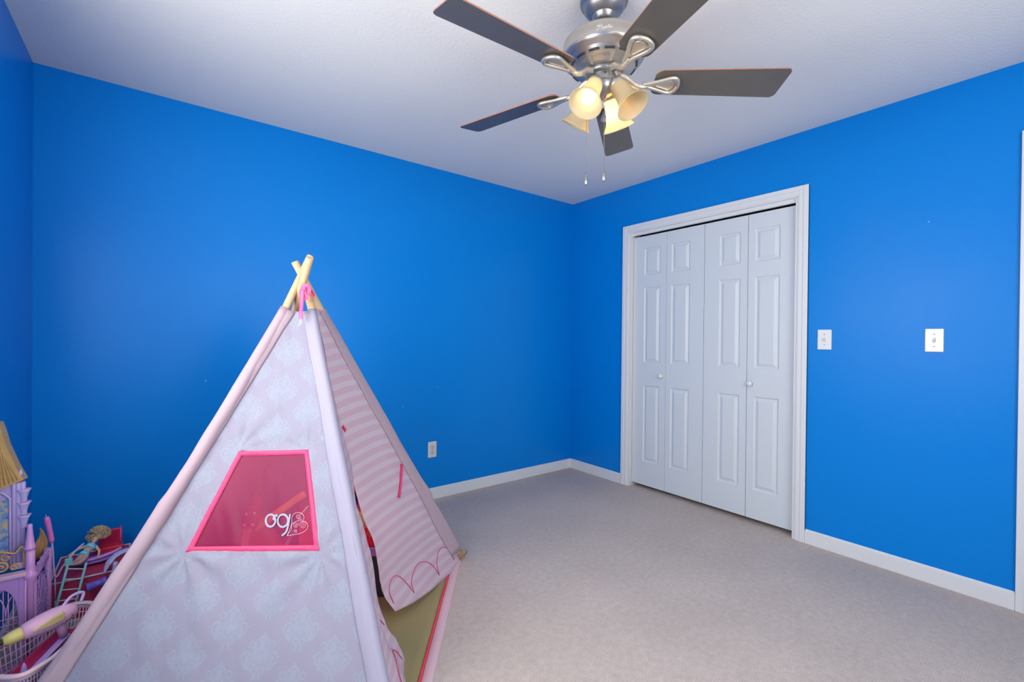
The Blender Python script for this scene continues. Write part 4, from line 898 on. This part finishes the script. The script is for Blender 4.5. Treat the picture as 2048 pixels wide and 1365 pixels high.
# hinged side wing
W0, W1 = Vector((-.362, 2.336, 0)), Vector((-.352, 2.575, 0)); wl = (W1-W0).length
fw = lambda x, z: W0.lerp(W1, x/wl)+Vector((0, 0, z))
m = MB()
for a_, b_, z0, z1 in ((0, .022, 0, .335), (wl-.022, wl, 0, .335), (0, wl, 0, .03), (0, wl, .285, .320)):
    m.tube([fw((a_+b_)/2, z0), fw((a_+b_)/2, z1)], .011, 8) if b_-a_ < .03 else m.tube([fw(a_, (z0+z1)/2), fw(b_, (z0+z1)/2)], .013, 8, flat=.4, up=(1, 0, 0))
for k in range(9): m.box(-.006, .006, -.007, .007, 0, .016+.004*(k % 2), Matrix.Translation(fw(.02+k*(wl-.04)/8, .315)), bev=.0015)
m.build('side_wing', M_CAS3, cas)
m = MB(); lattice(m, lambda x, z: fw(.022+x, z), wl-.044, .25, .03, True, .0016, 9, 12)
for k in range(4): scroll(m, lambda x, z: fw(x, z), .05+.05*k, .25, .014, 1.3, k, 1 if k % 2 else -1, .0014)
m.build('wing_lattice', M_CAS, cas)
# tower with ribbed pillar, fins, stained panel, golden roof and scrolls
m = MB()
for x, rr in ((-.4105, .0062), (-.400, .0075), (-.3895, .0070)): m.lathe([(rr, .36), (rr, .62), (rr*1.15, .63), (rr*1.15, .655), (rr*.6, .66)], (x, 2.362, 0), n=16)
m.box(-.455, -.385, 2.366, 2.376, .355, .66, bev=.002)
m.box(-.418, -.380, 2.352, 2.375, .350, .372, bev=.003)
m.build('tower', M_CAS2, cas)
m = MB()
for z in (.618, .572, .525): m.lathe([(.0085, -.030), (.0095, -.012), (.015, .006), (.0205, .016), (.017, .012), (.010, .004)], (-.3865, 2.360, z), n=18, sy=.8, cap=False)
m.build('tower_fins', M_CAS2, cas)
st = plas('stained_panel', (.25, .35, .55), .3); nt = st.node_tree; tc = nt.nodes.new('ShaderNodeTexCoord'); nz_ = nt.nodes.new('ShaderNodeTexNoise'); nz_.inputs['Scale'].default_value = 45
rp = nt.nodes.new('ShaderNodeValToRGB'); rp.color_ramp.elements[0].color = (.10, .20, .55, 1); rp.color_ramp.elements[0].position = .35; rp.color_ramp.elements[1].color = (.75, .50, .18, 1); rp.color_ramp.elements[1].position = .68
e_ = rp.color_ramp.elements.new(.5); e_.color = (.35, .45, .50, 1)
nt.links.new(tc.outputs['Object'], nz_.inputs['Vector']); nt.links.new(nz_.outputs[0], rp.inputs[0]); nt.links.new(rp.outputs[0], bsdf(st).inputs['Base Color'])
MB().box(-.454, -.421, 2.358, 2.364, .42, .60, bev=.001).build('tower_window', st, cas)
m = MB(); m.tube([(-.454, 2.358, .636), (-.436, 2.356, .628), (-.420, 2.356, .607), (-.418, 2.356, .37)], .004, 8); m.tube([(-.419, 2.353, .60), (-.419, 2.353, .40)], .0022, 6); m.build('window_frame', M_CAS2, cas)
m = MB(); pl = [(-.455, .640), (-.386, .668), (-.392, .684), (-.404, .715), (-.418, .760), (-.430, .800), (-.440, .850), (-.448, .880), (-.455, .885)]
A_ = [m.bm.verts.new((x, 2.350, z)) for x, z in pl]; B_ = [m.bm.verts.new((x+.0 if k in (0, 8) else x+.004, 2.40, z-.004)) for k, (x, z) in enumerate(pl)]
m.face(A_); m.face(B_[::-1])
for k in range(len(pl)): m.face([A_[k], A_[(k+1) % len(pl)], B_[(k+1) % len(pl)], B_[k]])
for k in range(6): m.tube([(-.452+.0105*k, 2.3495, .648+.0045*k), (-.4545+.003*k, 2.3495, .865-.012*k*k**.2)], .0022, 6)
m.build('golden_roof', M_GOLD, cas)
m = MB(); m.lathe([(.004, 0), (.007, .01), (.003, .02), (0, .03)], (-.394, 2.356, .682), n=12); m.build('roof_finial', M_CAS2, cas)
gs = lambda x, z: Vector((x, 2.338, z))
m = MB()
scroll(m, gs, -.437, .372, .020, 1.5, 2.5, -1, .0032); scroll(m, gs, -.405, .366, .013, 1.4, 0, 1, .0028); scroll(m, gs, -.425, .405, .016, 1.2, 1, 1, .0028)
m.tube(cr([gs(-.452, .43), gs(-.43, .425), gs(-.405, .415), gs(-.385, .432), gs(-.380, .36)], 6), .0035, 8)
m.build('golden_scrolls', M_GOLD, cas)
m = MB(); m.tube(cr([(-.454, 2.345, .395), (-.430, 2.342, .402), (-.404, 2.342, .412), (-.376, 2.335, .428)], 5), .0055, 10, flat=.5, up=(0, 0, 1)); m.build('curved_balcony', plas('violet_plastic', (.34, .26, .70)), cas)

# laundry basket with toys in it
rim = [(-.432, 2.160), (-.371, 2.218), (-.318, 2.290), (-.262, 2.324), (-.205, 2.300), (-.186, 2.240), (-.205, 2.110), (-.250, 1.995), (-.283, 1.952), (-.322, 1.928), (-.375, 1.962), (-.425, 2.020), (-.446, 2.095)]
RZ = .188; RC = Vector((-.318, 2.13, 0)); RIM = [Vector((p.x, p.y, RZ+.0)) for p in cr([(x, y, 0) for x, y in rim], 6, True)]
bk = empty('laundry_basket', (RC.x, RC.y, 0), 'low pink plastic basket of toys on the floor, half hidden by the teepee', 'basket')
def bw(k, t): p = RIM[k % len(RIM)]; q = RC+(Vector((p.x, p.y, 0))-RC)*(.80+.20*t); return Vector((q.x, q.y, .004+(RZ-.004)*t))
MB().tube(RIM, .0085, 12, closed=True, flat=.75, up=(0, 0, 1)).build('rim', plas('pale_pink_plastic', (.78, .55, .58)), bk)
m = MB(); n_ = len(RIM)
for k in range(0, n_, 1): m.tube([bw(k, t) for t in (0, .5, 1)], .0016, 5)
for t in (.14, .28, .42, .56, .70, .84): m.tube([bw(k, t) for k in range(n_)], .0016, 5, closed=True)
m.build('lattice_wall', plas('pale_mauve_plastic', (.66, .44, .56)), bk)
m = MB(); vs_ = [m.bm.verts.new(bw(k, 0)) for k in range(n_)]; vt_ = [m.bm.verts.new(bw(k, 0)+Vector((0, 0, .003))) for k in range(n_)]; m.face(vs_[::-1]); m.face(vt_)
for k in range(n_): m.face([vs_[k], vs_[(k+1) % n_], vt_[(k+1) % n_], vt_[k]])
m.build('basket_floor', plas('mauve_floor', (.30, .14, .26)), bk)
m = MB(); m.tube([bw(k, .955) for k in range(n_)], .0035, 10, closed=True, flat=2.8, up=(0, 0, 1)); m.build('rim_band', plas('pink_rim_band', (.72, .50, .55)), bk)

# pink and yellow hair dryer toy
A, B = Vector((-.398, 2.09, .224)), Vector((-.222, 2.17, .240)); d_ = (B-A).normalized()
hd = empty('toy_hair_dryer', A, 'pink and yellow toy hair dryer with a black tip lying across the basket', 'toy')
MB().lathe([(0, 0), (.0085, 0), (.0095, .004), (.0085, .024), (.010, .034)], A-d_*.020, d_, 20).build('tip', plas('black_tip', (.03, .028, .04)), hd)
MB().lathe([(.010, .010), (.014, .012), (.0185, .026), (.0205, .046), (.020, .055)], A, d_, 24).build('nozzle', plas('butter_yellow', (.78, .66, .20)), hd)
MB().lathe([(.0195, .052), (.0245, .058), (.029, .080), (.032, .105), (.033, .130), (.030, .160), (.022, .182), (.010, .19), (0, .192)], A, d_, 28).build('dryer_body', plas('soft_pink', (.82, .46, .62)), hd)
sd_ = Vector((-d_.y, d_.x, 0)); sd_ = -sd_ if sd_.y > 0 else sd_
m = MB(); c_ = A+d_*.11+sd_*.026+Vector((0, 0, .006)); X_ = d_; Z_ = Vector((0, 0, 1))
pl = [(-.040, -.004), (-.020, .004), (.010, .013), (.034, .017), (.040, .010), (.038, -.008), (.0, -.010)]
a0_ = [m.bm.verts.new(c_+X_*x+Z_*z+sd_*.000) for x, z in pl]; a1_ = [m.bm.verts.new(c_+X_*x*.9+Z_*z*.8+sd_*.010) for x, z in pl]
m.face(a0_); m.face(a1_[::-1])
for k in range(7): m.face([a0_[k], a0_[(k+1) % 7], a1_[(k+1) % 7], a1_[k]])
m.build('yellow_inlay', plas('mustard_inlay', (.72, .56, .22)), hd)
MB().lathe([(0, -.004), (.014, -.004), (.015, 0), (.015, .010), (.011, .012), (.009, .008), (0, .008)], A+d_*.156+sd_*.016+Vector((0, 0, -.004)), sd_, 24).build('grey_dial', plas('grey_rubber', (.22, .17, .20), .5), hd)
m = MB(); m.tube(cr([A+d_*.15+Vector((0, 0, .025)), A+d_*.175+Vector((.0, .01, .045)), A+d_*.205+Vector((0, .01, .040)), A+d_*.20+Vector((0, 0, .015))], 6), .005, 10); m.build('carry_loop', M_CAS2, hd)
# handle rests down into the basket
m = MB(); m.tube([A+d_*.145+Vector((0, 0, -.02)), A+d_*.15+Vector((.0, .0, -.05)), A+d_*.155+Vector((0, 0, -.075))], [.014, .013, .012], 14); m.build('handle', plas('soft_pink_handle', (.76, .42, .58)), hd)

def slab(name, A, B, w_, th, mt, label, cat, extra=None):
    A = Vector(A); B = Vector(B); e = empty(name, A, label, cat); y = (B-A).normalized(); x = Vector((0, 0, 1)).cross(y).normalized(); z = x.cross(y)
    if z.z < 0: z = -z; x = -x
    Mx = Matrix((x, y, z)).transposed().to_4x4(); Mx.translation = A; L_ = (B-A).length
    m = MB(); m.box(-w_/2, w_/2, 0, L_, 0, th, Mx, bev=min(.004, th/3)); m.build('body', mt, e); return e, Mx, L_
e, Mx, L_ = slab('toy_tray', (-.405, 2.060, .050), (-.245, 2.215, .145), .055, .010, plas('raspberry_plastic', (.62, .03, .14)), 'raspberry red toy tray sloping inside the pink basket', 'toy tray')
m = MB(); 
for x in (-.0275, .0275): m.box(x-.002, x+.002, 0, L_, .008, .022, Mx, bev=.001)
m.build('raised_edge', plas('raspberry_edge', (.70, .06, .18)), e)
e, Mx, L_ = slab('toy_ruler', (-.322, 2.075, .110), (-.248, 2.165, .158), .022, .006, M_LAV, 'flat lilac toy strip lying on the dark toys in the basket', 'toy')
e = empty('toy_cone', (-.335, 2.055, .006), 'small lilac cone toy poking up at the front rim of the basket', 'toy')
MB().lathe([(.016, 0), (.016, .01), (.013, .06), (.010, .11), (.006, .140), (.002, .150), (0, .151)], (-.335, 2.055, .0075), n=20).build('cone', M_LAV, e)
MB().lathe([(.020, 0), (.020, .008), (.015, .012)], (-.335, 2.055, .0072), n=20).build('cone_base', M_PUR, e)
e, Mx, L_ = slab('picture_book', (-.288, 2.06, .012), (-.264, 2.15, .070), .050, .012, plas('dark_plum', (.06, .02, .07)), 'dark plum book lying in the basket under the lilac strip', 'book')
MB().box(-.0265, .0265, .003, L_-.003, .003, .009, Mx).build('pages', M_WHT, e)

# red bin with dolls and plastic toys on it
e = empty('red_toy_bin', (-.24, 2.76, 0), 'dark pink-red storage bin standing on the floor under the dolls', 'storage bin')
MB().box(-.355, -.115, 2.615, 2.90, .0, .168, bev=.008).build('bin_body', plas('crimson_fabric', (.50, .03, .10), .7, vary=.15), e)
m = MB(); m.tube([(-.357, 2.613, .165), (-.113, 2.613, .165), (-.113, 2.902, .165), (-.357, 2.902, .165)], .0045, 8, closed=True); m.build('rim', plas('white_piping', (.8, .74, .80)), e)
# aqua ladder leaning on the bin
e = empty('toy_ladder', (-.30, 2.56, 0), 'small aqua toy ladder leaning against the red bin', 'toy ladder')
TL, TR, BL, BR = Vector((-.295, 2.585, .256)), Vector((-.242, 2.588, .236)), Vector((-.345, 2.545, .006)), Vector((-.287, 2.545, .006))
for A, B in ((BL, TL), (BR, TR)): m = MB(); m.tube([A, B], .0045, 8); m.build('rail', M_TEAL, e)
for k in range(6):
    t = .12+.155*k; m = MB(); m.tube([BL.lerp(TL, t), BR.lerp(TR, t)], .0026, 6); m.build('rung', plas('pale_aqua', (.55, .72, .72)), e)
m = MB(); m.box(-.012, .012, -.006, .006, -.016, .014, Matrix.Translation(TL), bev=.003); m.build('ladder_hook', M_TEAL, e)
# violet toy scooter body under the doll
e = empty('toy_boat', (-.23, 2.74, .17), 'violet and pink toy boat lying on the red bin under the bikini doll', 'toy boat')
m = MB(); secs = [(-.312, .006, .190), (-.290, .020, .186), (-.250, .034, .184), (-.205, .038, .186), (-.165, .030, .192), (-.140, .010, .200)]; rg = []
for x, w_, z in secs: rg.append([m.bm.verts.new((x, 2.74+w_*math.cos(t), z+.0135*math.sin(t)*(.5+w_*12))) for t in span(0, 2*PI, 16)[:-1]])
for a_, b_ in zip(rg, rg[1:]):
    for k in range(16): m.face([a_[k], a_[(k+1) % 16], b_[(k+1) % 16], b_[k]], True)
m.face(rg[0]); m.face(rg[-1][::-1]); m.build('hull', plas('violet_hull', (.34, .20, .68)), e)
m = MB(); m.tube(cr([(-.255, 2.705, .200), (-.21, 2.700, .205), (-.165, 2.71, .212), (-.140, 2.74, .214)], 5), .006, 8); m.build('pink_rail', plas('bright_lilac_pink', (.75, .35, .75)), e)
# blue-violet toy tube pointing out
A = Vector((-.238, 2.60, .140)); B = Vector((-.165, 2.612, .150))
e = empty('toy_telescope', (-.24, 2.58, .13), 'blue-violet toy telescope hanging at the front of the red bin', 'toy')
MB().lathe([(.011, 0), (.0165, 0), (.0175, .004), (.0165, .012), (.0140, .014), (.0135, .05), (.0160, .052), (.0165, .060), (.016, .064), (.0, .066)], (-.240, 2.560, .140), (.90, .22, .10), 24).build('barrel', plas('blue_violet', (.16, .13, .62)), e)
MB().lathe([(0, 0), (.011, 0), (.0112, .001)], (-.240, 2.560, .1402), (.90, .30, .10), 24).build('lens', plas('smoky_lens', (.14, .12, .40), .1), e)
# lavender arch with two legs
e = empty('toy_slide', (-.17, 2.66, 0), 'pale grey-lavender curved toy slide beside the red bin', 'toy slide')
ML = plas('grey_lavender', (.50, .50, .72))
m = MB(); m.tube(cr([(-.186, 2.585, .176), (-.174, 2.60, .206), (-.150, 2.62, .228), (-.115, 2.63, .236), (-.080, 2.63, .226), (-.055, 2.63, .200)], 6), [.006]*3+[.010]*3+[.015]*6+[.019]*12+[.019]*7, 12, flat=.45, up=(0, 0, 1)); m.build('slide_top', ML, e)
m = MB(); m.tube(cr([(-.148, 2.575, .215), (-.158, 2.572, .16), (-.180, 2.545, .10), (-.202, 2.535, .05), (-.214, 2.532, .004)], 5), [.008]*5+[.012]*5+[.019]*5+[.021]*5+[.022], 14); m.build('slide_leg', ML, e)
m = MB(); m.tube([(-.075, 2.60, .21), (-.085, 2.58, .10), (-.09, 2.57, .004)], .008, 10); m.build('slide_leg', ML, e)
# small red chair behind the doll
e = empty('doll_chair', (-.19, 2.87, .17), 'translucent red doll chair behind the doll on the bin', 'doll chair')
MB().box(-.232, -.140, 2.83, 2.885, .171, .195, bev=.004).build('seat', M_RED, e)
m = MB(); m.box(-.228, -.142, 2.880, 2.892, .19, .262, bev=.004); m.build('backrest', plas('raspberry_red', (.70, .02, .10)), e)
m = MB(); m.tube([(-.148, 2.845, .19), (-.146, 2.845, .262), (-.146, 2.885, .272)], .004, 8); m.build('armrest', plas('deep_pink', (.72, .10, .30)), e)

# dolls: one continuous skinned body each, hair and clothing as parts
def doll(name, J, label, hair_fn, outfit, s_=1.0):
    e = empty(name, J['pel'], label, 'doll'); me = bpy.data.meshes.new('body'); names = list(J)
    E_ = [('pel', 'wai'), ('wai', 'che'), ('che', 'nec'), ('nec', 'hea'), ('hea', 'top'), ('che', 'sl'), ('sl', 'el'), ('el', 'wl'), ('wl', 'fl'), ('che', 'sr'), ('sr', 'er'), ('er', 'wr'), ('wr', 'fr'),
          ('pel', 'hl'), ('hl', 'kl'), ('kl', 'al'), ('al', 'tl'), ('pel', 'hr'), ('hr', 'kr'), ('kr', 'ar'), ('ar', 'tr')]
    me.from_pydata([Vector(J[k]) for k in names], [(names.index(a_), names.index(b_)) for a_, b_ in E_], []); me.materials.append(M_SKIN)
    o = bpy.data.objects.new('body', me); COL.objects.link(o); o.parent = e; o.matrix_parent_inverse = Matrix.Translation(e.location).inverted()
    md = o.modifiers.new('skin', 'SKIN'); md.use_smooth_shade = True
    RAD = dict(pel=.014, wai=.010, che=.014, nec=.005, hea=.014, top=.010, sl=.006, el=.0045, wl=.0035, fl=.004, sr=.006, er=.0045, wr=.0035, fr=.004, hl=.0105, kl=.007, al=.0045, tl=.0045, hr=.0105, kr=.007, ar=.0045, tr=.0045)
    for k, v_ in zip(names, me.skin_vertices[0].data): v_.radius = (RAD[k]*s_, RAD[k]*s_); v_.use_root = (k == 'pel')
    sb = o.modifiers.new('smooth', 'SUBSURF'); sb.levels = 1; sb.render_levels = 2
    hair_fn(e); outfit(e); return e
def V3(*a_): return Vector(a_)
JB = dict(pel=V3(-.262, 2.706, .228), wai=V3(-.254, 2.722, .236), che=V3(-.243, 2.742, .246), nec=V3(-.235, 2.762, .256), hea=V3(-.230, 2.776, .266), top=V3(-.227, 2.786, .273),
    sl=V3(-.258, 2.750, .250), el=V3(-.286, 2.735, .246), wl=V3(-.306, 2.715, .238), fl=V3(-.312, 2.708, .232), sr=V3(-.226, 2.742, .243), er=V3(-.212, 2.722, .226), wr=V3(-.214, 2.700, .210), fr=V3(-.218, 2.692, .206),
    hl=V3(-.268, 2.698, .224), kl=V3(-.283, 2.650, .226), al=V3(-.290, 2.605, .240), tl=V3(-.292, 2.592, .244), hr=V3(-.256, 2.695, .220), kr=V3(-.266, 2.650, .218), ar=V3(-.283, 2.606, .232), tr=V3(-.287, 2.593, .238))
def hairB(e):
    m = MB(); rnd = random.Random(4); c_ = V3(-.221, 2.792, .276)
    m.ball(c_, .028, .025, .023)
    for k in range(190):
        a_ = rnd.uniform(0, 2*PI); el_ = rnd.uniform(-.4, 1.4); d_ = Vector((math.cos(a_)*math.cos(el_), math.sin(a_)*math.cos(el_), math.sin(el_)))
        if d_.y < -.88: continue
        b_ = c_+Vector((d_.x*.028, d_.y*.025, d_.z*.023)); e1 = d_.orthogonal().normalized(); e2 = d_.cross(e1); tw = rnd.uniform(0, 6)
        m.tube([b_+d_*(.016*t)+(e1*math.cos(t*8+tw)+e2*math.sin(t*8+tw))*.0050 for t in (0, .2, .4, .6, .8, 1)], .0017, 5)
    m.build('blonde_hair', plas('blonde_hair', (.66, .49, .29), .6), e)
def suitB(e):
    M_BK = plas('pale_turquoise_fabric', (.28, .78, .84), .6)
    MB().tube([V3(-.2485, 2.731, .2415), V3(-.241, 2.746, .2485)], [.0175, .0185], 14).build('bikini_top', M_BK, e)
    MB().tube([V3(-.2655, 2.699, .225), V3(-.258, 2.714, .232)], [.0190, .0165], 14).build('bikini_bottom', M_BK, e)
doll('doll', JB, 'blonde doll in a pale turquoise bikini lying back on the violet boat', hairB, suitB, 1.12)
JA = dict(pel=V3(-.385, 2.630, .265), wai=V3(-.384, 2.630, .285), che=V3(-.382, 2.628, .308), nec=V3(-.380, 2.626, .330), hea=V3(-.379, 2.624, .350), top=V3(-.378, 2.622, .362),
    sl=V3(-.396, 2.63, .318), el=V3(-.405, 2.63, .285), wl=V3(-.405, 2.625, .255), fl=V3(-.405, 2.622, .245), sr=V3(-.368, 2.625, .318), er=V3(-.360, 2.62, .285), wr=V3(-.358, 2.612, .255), fr=V3(-.358, 2.608, .245),
    hl=V3(-.392, 2.63, .255), kl=V3(-.393, 2.63, .14), al=V3(-.394, 2.63, .03), tl=V3(-.394, 2.612, .012), hr=V3(-.378, 2.63, .255), kr=V3(-.377, 2.63, .14), ar=V3(-.377, 2.63, .03), tr=V3(-.377, 2.612, .012))
def hairA(e):
    m = MB(); rnd = random.Random(9)
    for k in range(46):
        t = k/45; x0 = -.392+.030*t; top_ = V3(-.379+rnd.uniform(-.004, .006), 2.618, .375+rnd.uniform(-.004, .03*t+.004))
        P_ = [top_, V3(x0, 2.606+rnd.uniform(-.004, .006), .352), V3(x0-.008*(1-t), 2.604+rnd.uniform(-.006, .004), .325), V3(x0-.016*(1-t)+rnd.uniform(-.004, .004), 2.602, .285)]
        m.tube(cr(P_, 3), [.0030]*7+[.0024]*2+[.0012], 6)
    m.build('long_hair', plas('copper_hair', (.62, .33, .13), .55), e)
def dressA(e):
    MB().lathe([(.024, .13), (.020, .20), (.013, .27), (.0165, .31), (.012, .322)], (-.3835, 2.629, 0), n=20).build('dress', plas('plum_fabric', (.12, .01, .06), .8), e)
doll('doll', JA, 'doll with long copper hair standing behind the castle wing', hairA, dressA, .9)
# bright pink and lilac bent handle
e = empty('doll_umbrella', (-.345, 2.598, .17), 'bright pink and lilac toy umbrella frame standing upright beside the copper-haired doll', 'toy umbrella')
MB().tube(cr([(-.362, 2.598, .452), (-.357, 2.598, .42), (-.351, 2.598, .385), (-.346, 2.598, .345)], 5), [.0065, .0085]+[.0095]*6+[.0085]*7+[.007], 12).build('pink_grip', plas('bubblegum_pink', (.95, .25, .62)), e)
MB().tube([(-.3625, 2.598, .452), (-.3635, 2.598, .462)], [.002, .001], 6).build('tip', plas('aqua_tip', (.3, .6, .7)), e)
m = MB(); m.tube(cr([(-.346, 2.598, .347), (-.343, 2.598, .30), (-.341, 2.598, .25), (-.337, 2.598, .208), (-.330, 2.598, .202), (-.315, 2.598, .235), (-.290, 2.60, .272), (-.270, 2.62, .292), (-.255, 2.64, .300)], 6), .0034, 8); m.build('lilac_rod', plas('pale_lilac_rod', (.70, .55, .72)), e)
m = MB(); m.tube([(-.337, 2.600, .206), (-.337, 2.606, .1)], .003, 6); m.tube([(-.337, 2.606, .1), (-.337, 2.6, .004)], .003, 6); m.build('lower_rod', plas('pale_lilac_rod_end', (.6, .45, .62)), e)
